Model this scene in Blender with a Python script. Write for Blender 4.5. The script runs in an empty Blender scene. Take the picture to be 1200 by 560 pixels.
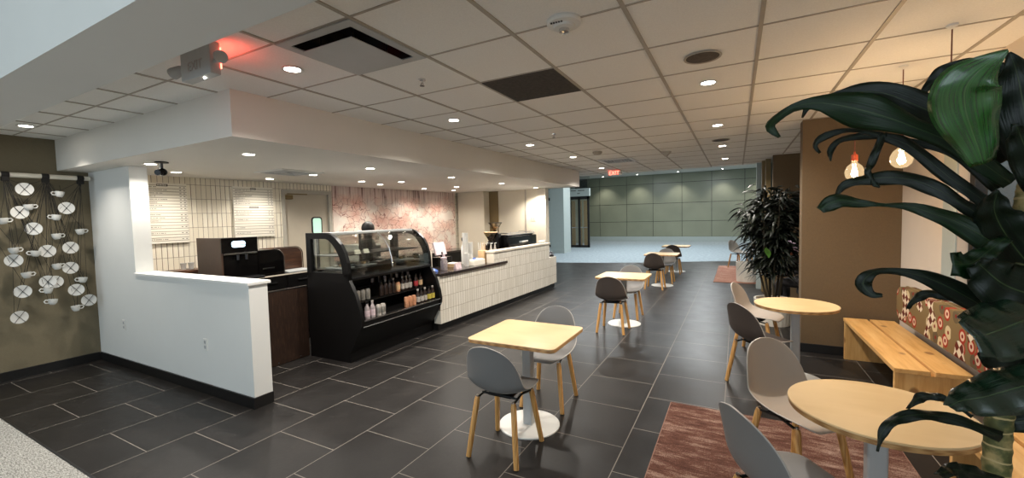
import bpy, bmesh, math, random
from mathutils import Vector, Matrix
random.seed(7)
C = bpy.context.scene.collection
S = bpy.context.scene
PI = math.pi
H = 1.63                     # eye height of the camera
CZ = 2.71                    # tile ceiling
SZ = 2.34                    # underside of the bulkhead over the service area
ORD = ['', 'second ', 'third ', 'fourth ', 'fifth ', 'sixth ', 'seventh ', 'eighth ', 'ninth ', 'tenth ',
       'eleventh ', 'twelfth ', 'thirteenth ', 'fourteenth ', 'fifteenth ', 'sixteenth ', 'seventeenth ', 'eighteenth ']

# ------------------------------------------------------------------ materials
def lin(c):
    return c / 12.92 if c <= 0.04045 else ((c + 0.055) / 1.055) ** 2.4
def rgb(r, g, b):
    return (lin(r / 255), lin(g / 255), lin(b / 255), 1)

class NT:
    """small helper to write node graphs"""
    def __init__(s, name):
        s.m = bpy.data.materials.new(name); s.m.use_nodes = True
        s.t = s.m.node_tree; s.N = s.t.nodes; s.b = s.N['Principled BSDF']
    def n(s, kind, **kw):
        x = s.N.new(kind)
        for k, v in kw.items():
            if k.startswith('i_'): x.inputs[k[2:].replace('_', ' ')].default_value = v
            else: setattr(x, k, v)
        return x
    def l(s, a, b): s.t.links.new(a, b)
    def val(s, x, sock):
        if isinstance(x, (int, float)): sock.default_value = x
        else: s.l(x, sock)
    def math(s, op, a, b=None, c=None):
        x = s.n('ShaderNodeMath', operation=op)
        s.val(a, x.inputs[0])
        if b is not None: s.val(b, x.inputs[1])
        if c is not None: s.val(c, x.inputs[2])
        return x.outputs[0]
    def mix(s, f, a, b):
        x = s.n('ShaderNodeMix', data_type='RGBA')
        s.val(f, x.inputs[0])
        for v, i in ((a, 6), (b, 7)):
            if isinstance(v, tuple): x.inputs[i].default_value = v
            else: s.l(v, x.inputs[i])
        return x.outputs[2]
    def ramp(s, f, stops):
        x = s.n('ShaderNodeValToRGB'); s.l(f, x.inputs[0]); e = x.color_ramp.elements
        while len(e) < len(stops): e.new(0.5)
        for k, (p, c) in enumerate(stops): e[k].position = p; e[k].color = c
        return x.outputs[0]
    def coord(s, scale=(1, 1, 1), rot=(0, 0, 0)):
        tc = s.n('ShaderNodeTexCoord'); mp = s.n('ShaderNodeMapping')
        mp.inputs['Scale'].default_value = scale; mp.inputs['Rotation'].default_value = rot
        s.l(tc.outputs['Object'], mp.inputs[0]); return mp.outputs[0]
    def noise(s, vec, scale, detail=4, rough=0.55):
        x = s.n('ShaderNodeTexNoise'); s.l(vec, x.inputs['Vector'])
        x.inputs['Scale'].default_value = scale; x.inputs['Detail'].default_value = detail
        x.inputs['Roughness'].default_value = rough; return x.outputs[0]
    def bump(s, h, strength=0.3, dist=0.01):
        x = s.n('ShaderNodeBump'); x.inputs['Strength'].default_value = strength; x.inputs['Distance'].default_value = dist
        s.l(h, x.inputs['Height']); s.l(x.outputs[0], s.b.inputs['Normal'])
    def base(s, v):
        if isinstance(v, tuple): s.b.inputs['Base Color'].default_value = v
        else: s.l(v, s.b.inputs['Base Color'])
    def rough(s, v): s.val(v, s.b.inputs['Roughness'])

def plain(name, col, rough=0.5, metal=0.0, var=0.06, scale=8.0, bump=0.0, spec=0.5, coat=0.0):
    k = NT(name); v = k.coord()
    f = k.noise(v, scale)
    d = tuple(max(0, c * (1 - var)) for c in col[:3]) + (1,); u = tuple(min(1, c * (1 + var)) for c in col[:3]) + (1,)
    k.base(k.ramp(f, [(0.3, d), (0.7, u)])); k.rough(rough)
    k.b.inputs['Metallic'].default_value = metal; k.b.inputs['Specular IOR Level'].default_value = spec
    k.b.inputs['Coat Weight'].default_value = coat
    if bump: k.bump(k.noise(v, scale * 14), bump, 0.004)
    return k.m
def emit(name, col, strength):
    k = NT(name); k.base((0.8, 0.8, 0.8, 1)); k.b.inputs['Emission Color'].default_value = col
    k.b.inputs['Emission Strength'].default_value = strength; return k.m
def glass(name, tint=(1, 1, 1, 1), refl=0.12, glow=0.0):
    k = NT(name); k.N.remove(k.b)
    tr = k.n('ShaderNodeBsdfTransparent'); tr.inputs[0].default_value = tint
    gl = k.n('ShaderNodeBsdfGlossy'); gl.inputs['Roughness'].default_value = 0.03
    lw = k.n('ShaderNodeLayerWeight'); lw.inputs[0].default_value = 0.25
    f = k.math('MULTIPLY_ADD', lw.outputs['Facing'], 0.35, refl * 0.4)
    mx = k.n('ShaderNodeMixShader'); k.l(f, mx.inputs[0]); k.l(tr.outputs[0], mx.inputs[1]); k.l(gl.outputs[0], mx.inputs[2])
    out = mx.outputs[0]
    if glow:
        em = k.n('ShaderNodeEmission'); em.inputs[0].default_value = (1.0, 0.74, 0.42, 1); em.inputs[1].default_value = glow
        ad = k.n('ShaderNodeAddShader'); k.l(out, ad.inputs[0]); k.l(em.outputs[0], ad.inputs[1]); out = ad.outputs[0]
    k.l(out, k.N['Material Output'].inputs[0]); return k.m
def wood(name, c0, c1, scale=(1, 1, 1), rough=0.45, ring=6.0):
    k = NT(name); v = k.coord(scale)
    w = k.n('ShaderNodeTexWave', wave_type='BANDS', bands_direction='X'); k.l(v, w.inputs['Vector'])
    w.inputs['Scale'].default_value = ring; w.inputs['Distortion'].default_value = 5; w.inputs['Detail'].default_value = 3
    w.inputs['Detail Scale'].default_value = 1.4
    n = k.noise(v, 9, 5)
    f = k.math('ADD', k.math('MULTIPLY', w.outputs['Fac'], 0.5), k.math('MULTIPLY', n, 0.5))
    k.base(k.ramp(f, [(0.25, c0), (0.75, c1)])); k.rough(rough); return k.m

def pine(name, sc):
    k = NT(name); v = k.coord(sc); w = k.coord((1, 1, 1))
    n = k.noise(v, 2.6, 6, 0.6)
    vo = k.n('ShaderNodeTexVoronoi'); vo.inputs['Scale'].default_value = 5.2; mp = k.coord((1.0 if sc[1] < 5 or sc[2] < 5 else 1, 0.62 if sc[1] < 5 else 1, 0.62 if sc[2] < 5 else 1)); k.l(mp, vo.inputs['Vector'])
    knot = k.ramp(vo.outputs['Distance'], [(0.13, (1, 1, 1, 1)), (0.19, (0, 0, 0, 1))])
    k.base(k.mix(k.math('MULTIPLY', knot, 0.75), k.ramp(n, [(0.3, rgb(190, 140, 78)), (0.5, rgb(212, 164, 100)), (0.7, rgb(222, 180, 118))]), rgb(110, 62, 28))); k.rough(0.45); return k.m

def cane_mat():
    k = NT('ringed_cane'); v = k.coord(); sp = k.n('ShaderNodeSeparateXYZ'); k.l(v, sp.inputs[0])
    n = k.noise(v, 14, 3); z = k.math('ADD', k.math('MULTIPLY', sp.outputs[2], 28.6), k.math('MULTIPLY', k.math('ADD', n, sp.outputs[0]), 0.7))
    ring = k.math('LESS_THAN', k.math('FRACT', z), 0.12)
    k.base(k.mix(ring, k.ramp(k.noise(v, 22, 5), [(0.35, rgb(46, 54, 24)), (0.5, rgb(84, 84, 42)), (0.66, rgb(164, 142, 92))]), rgb(178, 156, 108))); k.rough(0.7)
    k.bump(k.math('ADD', ring, n), 0.5, 0.004); return k.m

def floor_mat():
    k = NT('slate_floor_tile')
    tc = k.n('ShaderNodeTexCoord'); sp = k.n('ShaderNodeSeparateXYZ'); k.l(tc.outputs['Object'], sp.inputs[0])
    T = 0.614
    u = k.math('DIVIDE', k.math('ADD', sp.outputs[0], 0.70 + T * 40), T)
    col = k.math('FLOOR', u); fu = k.math('FRACT', u)
    par = k.math('MODULO', col, 2.0)
    v = k.math('DIVIDE', k.math('ADD', k.math('ADD', sp.outputs[1], -1.66 + T * 40), k.math('MULTIPLY', k.math('SUBTRACT', 1.0, par), T / 2)), T)
    row = k.math('FLOOR', v); fv = k.math('FRACT', v)
    g = 0.0032 / T
    def edge(f): return k.math('MINIMUM', f, k.math('SUBTRACT', 1.0, f))
    grout = k.math('LESS_THAN', k.math('MINIMUM', edge(fu), edge(fv)), g)
    cb = k.n('ShaderNodeCombineXYZ'); k.l(col, cb.inputs[0]); k.l(row, cb.inputs[1])
    wn = k.n('ShaderNodeTexWhiteNoise', noise_dimensions='2D'); k.l(cb.outputs[0], wn.inputs['Vector'])
    n1 = k.noise(tc.outputs['Object'], 3.0, 8, 0.65); n2 = k.noise(tc.outputs['Object'], 40, 3)
    f = k.math('ADD', k.math('ADD', k.math('MULTIPLY', n1, 0.7), k.math('MULTIPLY', n2, 0.2)), k.math('MULTIPLY', wn.outputs[0], 0.18))
    tile = k.ramp(f, [(0.3, rgb(25, 23, 22)), (0.58, rgb(36, 34, 33)), (0.85, rgb(50, 47, 45))])
    k.base(k.mix(grout, tile, rgb(120, 114, 107)))
    k.rough(k.math('ADD', k.math('MULTIPLY', n1, 0.2), k.math('MULTIPLY_ADD', grout, 0.3, 0.28)))
    k.b.inputs['Specular IOR Level'].default_value = 0.16
    h = k.math('SUBTRACT', k.math('MULTIPLY', n2, 0.25), grout)
    k.bump(h, 0.18, 0.003)
    return k.m

def vtile_mat(name, c_lo, c_hi, grout_c, tw, th, axis=0, z0=0.0, rough=0.3):
    """upright stack-bond tile: u along object axis, rows along z"""
    k = NT(name)
    tc = k.n('ShaderNodeTexCoord'); sp = k.n('ShaderNodeSeparateXYZ'); k.l(tc.outputs['Object'], sp.inputs[0])
    u = k.math('DIVIDE', k.math('ADD', sp.outputs[axis], 40 * tw), tw); v = k.math('DIVIDE', k.math('ADD', sp.outputs[2], 10 * th - z0), th)
    cu = k.math('FLOOR', u); cv = k.math('FLOOR', v); fu = k.math('FRACT', u); fv = k.math('FRACT', v)
    cb = k.n('ShaderNodeCombineXYZ'); k.l(cu, cb.inputs[0]); k.l(cv, cb.inputs[1])
    wn = k.n('ShaderNodeTexWhiteNoise', noise_dimensions='2D'); k.l(cb.outputs[0], wn.inputs['Vector'])
    def edge(f): return k.math('MINIMUM', f, k.math('SUBTRACT', 1.0, f))
    # hand-made tiles: joint width wanders from tile to tile
    gw = k.math('MULTIPLY_ADD', wn.outputs[0], 0.0035, 0.001)
    gu = k.math('LESS_THAN', k.math('MULTIPLY', edge(fu), tw), gw); gv = k.math('LESS_THAN', k.math('MULTIPLY', edge(fv), th), 0.0022)
    gr = k.math('MAXIMUM', gu, gv)
    k.base(k.mix(gr, k.mix(wn.outputs[0], c_lo, c_hi), grout_c)); k.rough(rough)
    k.bump(k.math('ADD', k.math('MULTIPLY', gr, -1.0), k.math('MULTIPLY', wn.outputs[0], 0.5)), 0.4, 0.004)
    return k.m

def mural_mat():
    k = NT('pink_marble_mural'); v = k.coord()
    sp = k.n('ShaderNodeSeparateXYZ'); k.l(v, sp.inputs[0])
    vn = k.n('ShaderNodeTexNoise'); k.l(v, vn.inputs['Vector']); vn.inputs['Scale'].default_value = 3.0; vn.inputs['Detail'].default_value = 5
    mixv = k.n('ShaderNodeMix', data_type='VECTOR'); mixv.inputs[0].default_value = 0.2
    k.l(v, mixv.inputs[4]); k.l(vn.outputs['Color'], mixv.inputs[5])
    vo = k.n('ShaderNodeTexVoronoi', feature='DISTANCE_TO_EDGE'); k.l(mixv.outputs[1], vo.inputs['Vector']); vo.inputs['Scale'].default_value = 9.5
    vc = k.n('ShaderNodeTexVoronoi'); k.l(mixv.outputs[1], vc.inputs['Vector']); vc.inputs['Scale'].default_value = 9.5
    crack = k.math('LESS_THAN', vo.outputs['Distance'], 0.022)
    n = k.noise(v, 2.2, 6)
    up = k.math('MULTIPLY', k.math('SUBTRACT', sp.outputs[2], 1.9), 4.0)
    sc = k.coord((8, 8, 0.35)); streak = k.noise(sc, 3.0, 3)
    pink = k.ramp(n, [(0.36, rgb(222, 176, 160)), (0.47, rgb(234, 208, 192)), (0.58, rgb(240, 232, 220))])
    cell = k.mix(k.math('MULTIPLY', vc.outputs['Color'], 0.28), pink, rgb(206, 146, 130))
    c = k.mix(k.math('MULTIPLY', crack, k.math('LESS_THAN', n, 0.56)), cell, rgb(156, 104, 96))
    upf = k.n('ShaderNodeClamp'); k.l(k.math('ADD', up, k.math('MULTIPLY', k.math('SUBTRACT', n, 0.5), 2.2)), upf.inputs[0])
    st = k.ramp(streak, [(0.36, rgb(118, 88, 84)), (0.44, rgb(196, 172, 164)), (0.7, rgb(222, 206, 198))])
    k.base(k.mix(k.math('MULTIPLY', upf.outputs[0], 0.9), c, st)); k.rough(0.45); return k.m

def rug_mat(name, a, b, d):
    k = NT(name); v = k.coord((1.0, 4.5, 1)); w = k.coord((1, 1, 1))
    n = k.noise(v, 3.2, 9, 0.75); m = k.noise(w, 2.0, 4); f = k.noise(w, 160, 2)
    x = k.math('ADD', k.math('ADD', k.math('MULTIPLY', n, 0.75), k.math('MULTIPLY', m, 0.25)), k.math('MULTIPLY', k.math('SUBTRACT', f, 0.5), 0.3))
    k.base(k.ramp(x, [(0.34, a), (0.5, b), (0.7, d)])); k.rough(0.95); k.b.inputs['Specular IOR Level'].default_value = 0.1
    k.bump(f, 0.7, 0.006); return k.m

def carpet_mat():
    k = NT('grey_loop_carpet'); v = k.coord((1, 3.2, 1), (0, 0, 0.35)); w = k.coord()
    n = k.noise(v, 38, 4, 0.7); m = k.noise(w, 210, 2)
    f = k.math('ADD', k.math('MULTIPLY', n, 0.7), k.math('MULTIPLY', m, 0.3))
    k.base(k.ramp(f, [(0.36, rgb(70, 68, 64)), (0.47, rgb(150, 148, 142)), (0.62, rgb(200, 198, 192))])); k.rough(0.95)
    k.bump(f, 0.8, 0.01); return k.m

def kilim_mat():
    """flowers and lozenges in red, ivory and brown on taupe"""
    k = NT('kilim_flower_fabric'); v = k.coord((1, 1, 1))
    sp = k.n('ShaderNodeSeparateXYZ'); k.l(v, sp.inputs[0])
    cb = k.n('ShaderNodeCombineXYZ'); k.l(sp.outputs[1], cb.inputs[0]); k.l(sp.outputs[2], cb.inputs[1])
    P = cb.outputs[0]
    vo = k.n('ShaderNodeTexVoronoi', voronoi_dimensions='2D'); k.l(P, vo.inputs['Vector']); vo.inputs['Scale'].default_value = 8.0
    vo.inputs['Randomness'].default_value = 0.7
    d = vo.outputs['Distance']; hue = k.n('ShaderNodeSeparateXYZ'); k.l(vo.outputs['Color'], hue.inputs[0])
    ring = k.math('LESS_THAN', d, 0.42); ring2 = k.math('LESS_THAN', d, 0.27); core = k.math('LESS_THAN', d, 0.12)
    isred = k.math('GREATER_THAN', hue.outputs[0], 0.42); isiv = k.math('LESS_THAN', hue.outputs[1], 0.4)
    few = k.math('GREATER_THAN', hue.outputs[2], 0.35)
    ring = k.math('MULTIPLY', ring, few); ring2 = k.math('MULTIPLY', ring2, few); core = k.math('MULTIPLY', core, few)
    petal = k.mix(isred, k.mix(isiv, rgb(98, 84, 62), rgb(196, 178, 140)), rgb(152, 52, 38))
    ch = k.n('ShaderNodeTexChecker'); mp = k.n('ShaderNodeMapping'); mp.inputs['Rotation'].default_value = (0, 0, 0.78)
    k.l(P, mp.inputs[0]); k.l(mp.outputs[0], ch.inputs[0]); ch.inputs['Scale'].default_value = 18
    ch.inputs[1].default_value = rgb(214, 200, 176); ch.inputs[2].default_value = rgb(96, 42, 30)
    zone = k.math('GREATER_THAN', k.noise(P, 3.4, 1), 0.56)
    ground = rgb(122, 102, 70)
    c = k.mix(ring, ground, petal)
    c = k.mix(k.math('MULTIPLY', ring2, isred), c, rgb(206, 176, 150)); c = k.mix(core, c, rgb(124, 40, 34))
    c = k.mix(zone, c, ch.outputs[0])
    k.base(c); k.rough(0.9); k.b.inputs['Specular IOR Level'].default_value = 0.1
    k.bump(k.noise(v, 240, 2), 0.4, 0.003); return k.m

def leaf_mat(name, dark, lite, rough):
    k = NT(name)
    at = k.n('ShaderNodeUVMap'); sp = k.n('ShaderNodeSeparateXYZ'); k.l(at.outputs[0], sp.inputs[0])
    cb = k.n('ShaderNodeCombineXYZ'); k.l(k.math('MULTIPLY', sp.outputs[0], 16.0), cb.inputs[0]); k.l(k.math('MULTIPLY', sp.outputs[1], 1.2), cb.inputs[1])
    n = k.noise(cb.outputs[0], 1.4, 4)
    rib = k.math('LESS_THAN', k.math('ABSOLUTE', k.math('SUBTRACT', sp.outputs[0], 0.5)), 0.012)
    k.base(k.mix(k.math('MULTIPLY', rib, 0.22), k.ramp(n, [(0.35, dark), (0.7, lite)]), rgb(112, 134, 82))); k.rough(rough)
    k.bump(n, 0.35, 0.004)
    k.b.inputs['Specular IOR Level'].default_value = 0.34
    return k.m

M = {}
M['floor'] = floor_mat()
M['carpet'] = carpet_mat()
M['hall_floor'] = plain('pale_hall_carpet', rgb(138, 150, 156), 0.8, var=0.22, scale=9)
M['white'] = plain('white_wall_paint', rgb(214, 214, 210), 0.6, var=0.02, scale=2)
M['soffit'] = plain('off_white_bulkhead_paint', rgb(220, 216, 208), 0.6, var=0.02, scale=2)
M['brown'] = plain('olive_brown_wall', rgb(112, 102, 80), 0.75, var=0.05, scale=60, bump=0.25)
M['pillar'] = plain('warm_brown_plaster', rgb(104, 86, 62), 0.8, var=0.05, scale=70, bump=0.2)
M['cream'] = plain('cream_wall', rgb(212, 202, 182), 0.6, var=0.03, scale=2)
M['ochre'] = plain('ochre_brown_strip', rgb(124, 104, 66), 0.6)
M['rwall'] = plain('warm_white_plaster', rgb(206, 194, 180), 0.7, var=0.03, scale=3, bump=0.1)
M['black'] = plain('black_trim', rgb(20, 19, 19), 0.4)
M['blackmetal'] = plain('black_powder_coat', rgb(11, 10, 10), 0.4, spec=0.25)
M['blackgloss'] = plain('black_gloss', rgb(9, 8, 8), 0.18, spec=0.35)
M['tile_c'] = plain('white_ceiling_tile', rgb(241, 240, 236), 0.9, var=0.04, scale=120, bump=0.3, spec=0.1)
M['tbar'] = plain('ceiling_grid_metal', rgb(168, 160, 148), 0.5)
M['paintmetal'] = plain('white_painted_metal', rgb(216, 215, 210), 0.4, var=0.02)
M['greymetal'] = plain('grey_painted_metal', rgb(176, 178, 178), 0.45, var=0.03)
M['chrome'] = plain('chrome', rgb(210, 210, 212), 0.15, 1.0, var=0.02)
M['dkmetal'] = plain('dark_steel', rgb(60, 60, 62), 0.35, 0.8)
M['lens'] = emit('downlight_lens', (1.0, 0.93, 0.82, 1), 14)
M['grille'] = plain('dark_return_grille', rgb(78, 70, 62), 0.8, var=0.25, scale=30)
M['walltile'] = vtile_mat('cream_upright_tile', rgb(222, 212, 192), rgb(236, 228, 210), rgb(104, 84, 64), 0.062, 0.2, 0)
M['ctile'] = vtile_mat('ivory_counter_tile', rgb(205, 199, 186), rgb(222, 217, 206), rgb(140, 124, 104), 0.062, 0.2, 1, 0.1)
M['mural'] = mural_mat()
M['board'] = plain('cream_letter_board', rgb(232, 226, 212), 0.6, var=0.01)
M['ink'] = plain('dark_lettering', rgb(58, 52, 46), 0.7)
M['groove'] = plain('board_slat_groove', rgb(142, 128, 106), 0.7)
M['fadedink'] = plain('faded_lettering', rgb(98, 88, 78), 0.7)
M['door'] = plain('beige_door', rgb(190, 180, 162), 0.5, var=0.02)
M['dframe'] = plain('grey_door_frame', rgb(176, 170, 158), 0.45)
M['glass'] = glass('clear_glass')
M['smoke'] = glass('bulb_glass', (1, 0.93, 0.82, 1), 0.1, 0.16)
M['casegl'] = glass('display_case_glass', (0.86, 0.88, 0.86, 1), 0.16)
M['grpanel'] = None
M['counter'] = plain('dark_stone_worktop', rgb(44, 38, 36), 0.12, var=0.2, scale=40)
M['cap'] = plain('pale_stone_cap', rgb(206, 196, 180), 0.35)
M['dkwood'] = wood('dark_walnut_veneer', rgb(38, 26, 20), rgb(64, 46, 35), (6, 6, 0.7), 0.4)
M['brwood'] = wood('brown_slat_wood', rgb(56, 34, 22), rgb(104, 68, 46), (0.5, 0.5, 9), 0.4, 3)
M['ply'] = wood('birch_plywood_top', rgb(208, 176, 128), rgb(218, 188, 142), (0.5, 2.0, 1), 0.4, 1.2)
M['plyedge'] = wood('plywood_edge', rgb(150, 108, 64), rgb(192, 150, 98), (1, 1, 30), 0.5, 4)
M['pine'] = pine('knotty_pine', (9, 0.7, 9))
M['pinev'] = pine('knotty_pine_upright', (9, 9, 0.7))
M['oak'] = wood('oak_leg', rgb(176, 126, 66), rgb(208, 160, 96), (6, 6, 0.8), 0.45, 4)
M['shell'] = plain('warm_grey_chair_shell', rgb(118, 116, 114), 0.45, var=0.03, scale=3, bump=0.05)
M['shelledge'] = plain('pale_shell_edge', rgb(172, 166, 158), 0.45, var=0.02)
M['shell_shade'] = plain('shaded_grey_chair_shell', rgb(74, 65, 60), 0.5, var=0.03, scale=3, bump=0.05)  # the same grey shell, with the shade on it put into the colour
M['shell_lit'] = plain('lit_grey_chair_shell', rgb(164, 152, 140), 0.5, var=0.03, scale=3, bump=0.05)  # the same grey shell, with the light on it put into the colour
M['rug'] = rug_mat('red_brown_worn_rug', rgb(56, 34, 28), rgb(92, 62, 52), rgb(166, 142, 128))
M['rug2'] = rug_mat('pale_red_worn_rug', rgb(120, 76, 62), rgb(158, 112, 94), rgb(198, 166, 146))
M['rugedge'] = plain('brown_rug_binding', rgb(120, 88, 74), 0.9)
M['kilim'] = kilim_mat()
M['leaf'] = leaf_mat('glossy_dark_leaf', rgb(5, 14, 7), rgb(13, 30, 13), 0.32)
M['leafb'] = leaf_mat('bright_green_leaf', rgb(26, 66, 24), rgb(52, 102, 42), 0.22)
M['leafg'] = leaf_mat('mid_green_leaf', rgb(8, 26, 10), rgb(18, 46, 18), 0.3)
M['bushleaf'] = leaf_mat('bushy_dark_leaf', rgb(8, 12, 8), rgb(24, 32, 20), 0.5)
M['bushlite'] = plain('young_green_leaf', rgb(96, 150, 62), 0.5)
_q = M['leafb'].node_tree.nodes['Principled BSDF'].inputs; _q['Specular IOR Level'].default_value = 0.8; _q['Coat Weight'].default_value = 0.8; _q['Coat Roughness'].default_value = 0.12
M['trunk'] = wood('cane_trunk', rgb(70, 66, 36), rgb(150, 132, 84), (1, 1, 9), 0.7, 3)
M['cane'] = cane_mat()
M['darkstem'] = plain('dark_stem', rgb(52, 44, 28), 0.8)
M['leafs'] = leaf_mat('sheen_dark_leaf', rgb(8, 26, 14), rgb(20, 50, 30), 0.25); _q = M['leafs'].node_tree.nodes['Principled BSDF'].inputs; _q['Coat Weight'].default_value = 0.7; _q['Coat Roughness'].default_value = 0.25; _q['Specular IOR Level'].default_value = 0.6
M['scar'] = plain('pale_trunk_scar', rgb(186, 164, 118), 0.8)
M['soil'] = plain('potting_soil', rgb(52, 38, 28), 0.95, var=0.4, scale=60, bump=0.8)
M['rimwood'] = plain('pale_bark_mulch', rgb(150, 118, 84), 0.9, var=0.3, scale=60, bump=0.8)
M['pot'] = plain('white_ribbed_pot', rgb(214, 208, 196), 0.5, var=0.02)
M['copper'] = plain('orange_lamp_socket', rgb(176, 72, 40), 0.45)
M['filament'] = emit('glowing_filament', (1.0, 0.62, 0.28, 1), 60)
M['cord'] = plain('brown_fabric_cord', rgb(112, 62, 48), 0.8)
M['blackcord'] = plain('black_string', rgb(24, 20, 16), 0.8)
M['china'] = plain('white_china', rgb(206, 205, 200), 0.25, var=0.01)
M['railp'] = plain('whitewashed_wood_rail', rgb(216, 208, 192), 0.6)
M['screen'] = emit('lit_blue_screen', (0.45, 0.68, 0.9, 1), 1.6)
M['exitred'] = emit('exit_red', (1.0, 0.10, 0.06, 1), 4)
M['hallglow'] = emit('added_hall_lamp', (0.86, 0.95, 1.0, 1), 2.5)
M['bluewhite'] = plain('cool_white_column_cladding', rgb(164, 174, 172), 0.4, var=0.02)
M['outside'] = plain('grey_outside_backdrop', rgb(150, 158, 158), 0.6)
M['skin'] = plain('skin', rgb(178, 124, 96), 0.5)
M['hair'] = plain('dark_hair', rgb(22, 18, 17), 0.5)
M['clothd'] = plain('black_cloth', rgb(30, 28, 30), 0.9, var=0.15, scale=40)
M['lilac'] = plain('lilac_knit', rgb(178, 156, 178), 0.9, var=0.1, scale=120, bump=0.4)
M['blue'] = plain('blue_wrapper', rgb(70, 100, 170), 0.4, var=0.3, scale=40)
M['lilacw'] = plain('pale_lilac_print', rgb(196, 176, 180), 0.5, var=0.2, scale=20)
M['kraft'] = plain('kraft_card', rgb(190, 158, 118), 0.7, var=0.1)
M['hopper'] = glass('smoky_hopper_plastic', (0.78, 0.74, 0.66, 1), 0.1)
M['beans'] = plain('roasted_beans', rgb(62, 40, 28), 0.5, var=0.4, scale=90, bump=0.6)
M['foil'] = plain('silver_can', rgb(140, 136, 128), 0.3, 0.4, var=0.3, scale=50)
M['peach'] = plain('peach_can', rgb(168, 118, 86), 0.4, var=0.25, scale=40)
M['label_y'] = plain('yellow_label', rgb(176, 160, 66), 0.5)
M['label_r'] = plain('red_label', rgb(168, 50, 54), 0.5)
M['label_w'] = plain('white_label', rgb(160, 154, 146), 0.5, var=0.4, scale=60)
M['dkglass'] = plain('dark_bottle', rgb(40, 30, 26), 0.12)
M['clearb'] = plain('clear_bottle', rgb(150, 140, 140), 0.15, var=0.3, scale=40)

def green_glass():
    k = NT('grey_green_glass_panel'); v = k.coord()
    tc = k.n('ShaderNodeTexCoord'); sp = k.n('ShaderNodeSeparateXYZ'); k.l(tc.outputs['Object'], sp.inputs[0])
    n = k.noise(v, 0.5, 3)
    k.base(k.ramp(n, [(0.3, rgb(124, 128, 110)), (0.7, rgb(140, 144, 124))])); k.rough(0.3)
    k.b.inputs['Specular IOR Level'].default_value = 0.5
    return k.m
M['grpanel'] = green_glass()

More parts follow.
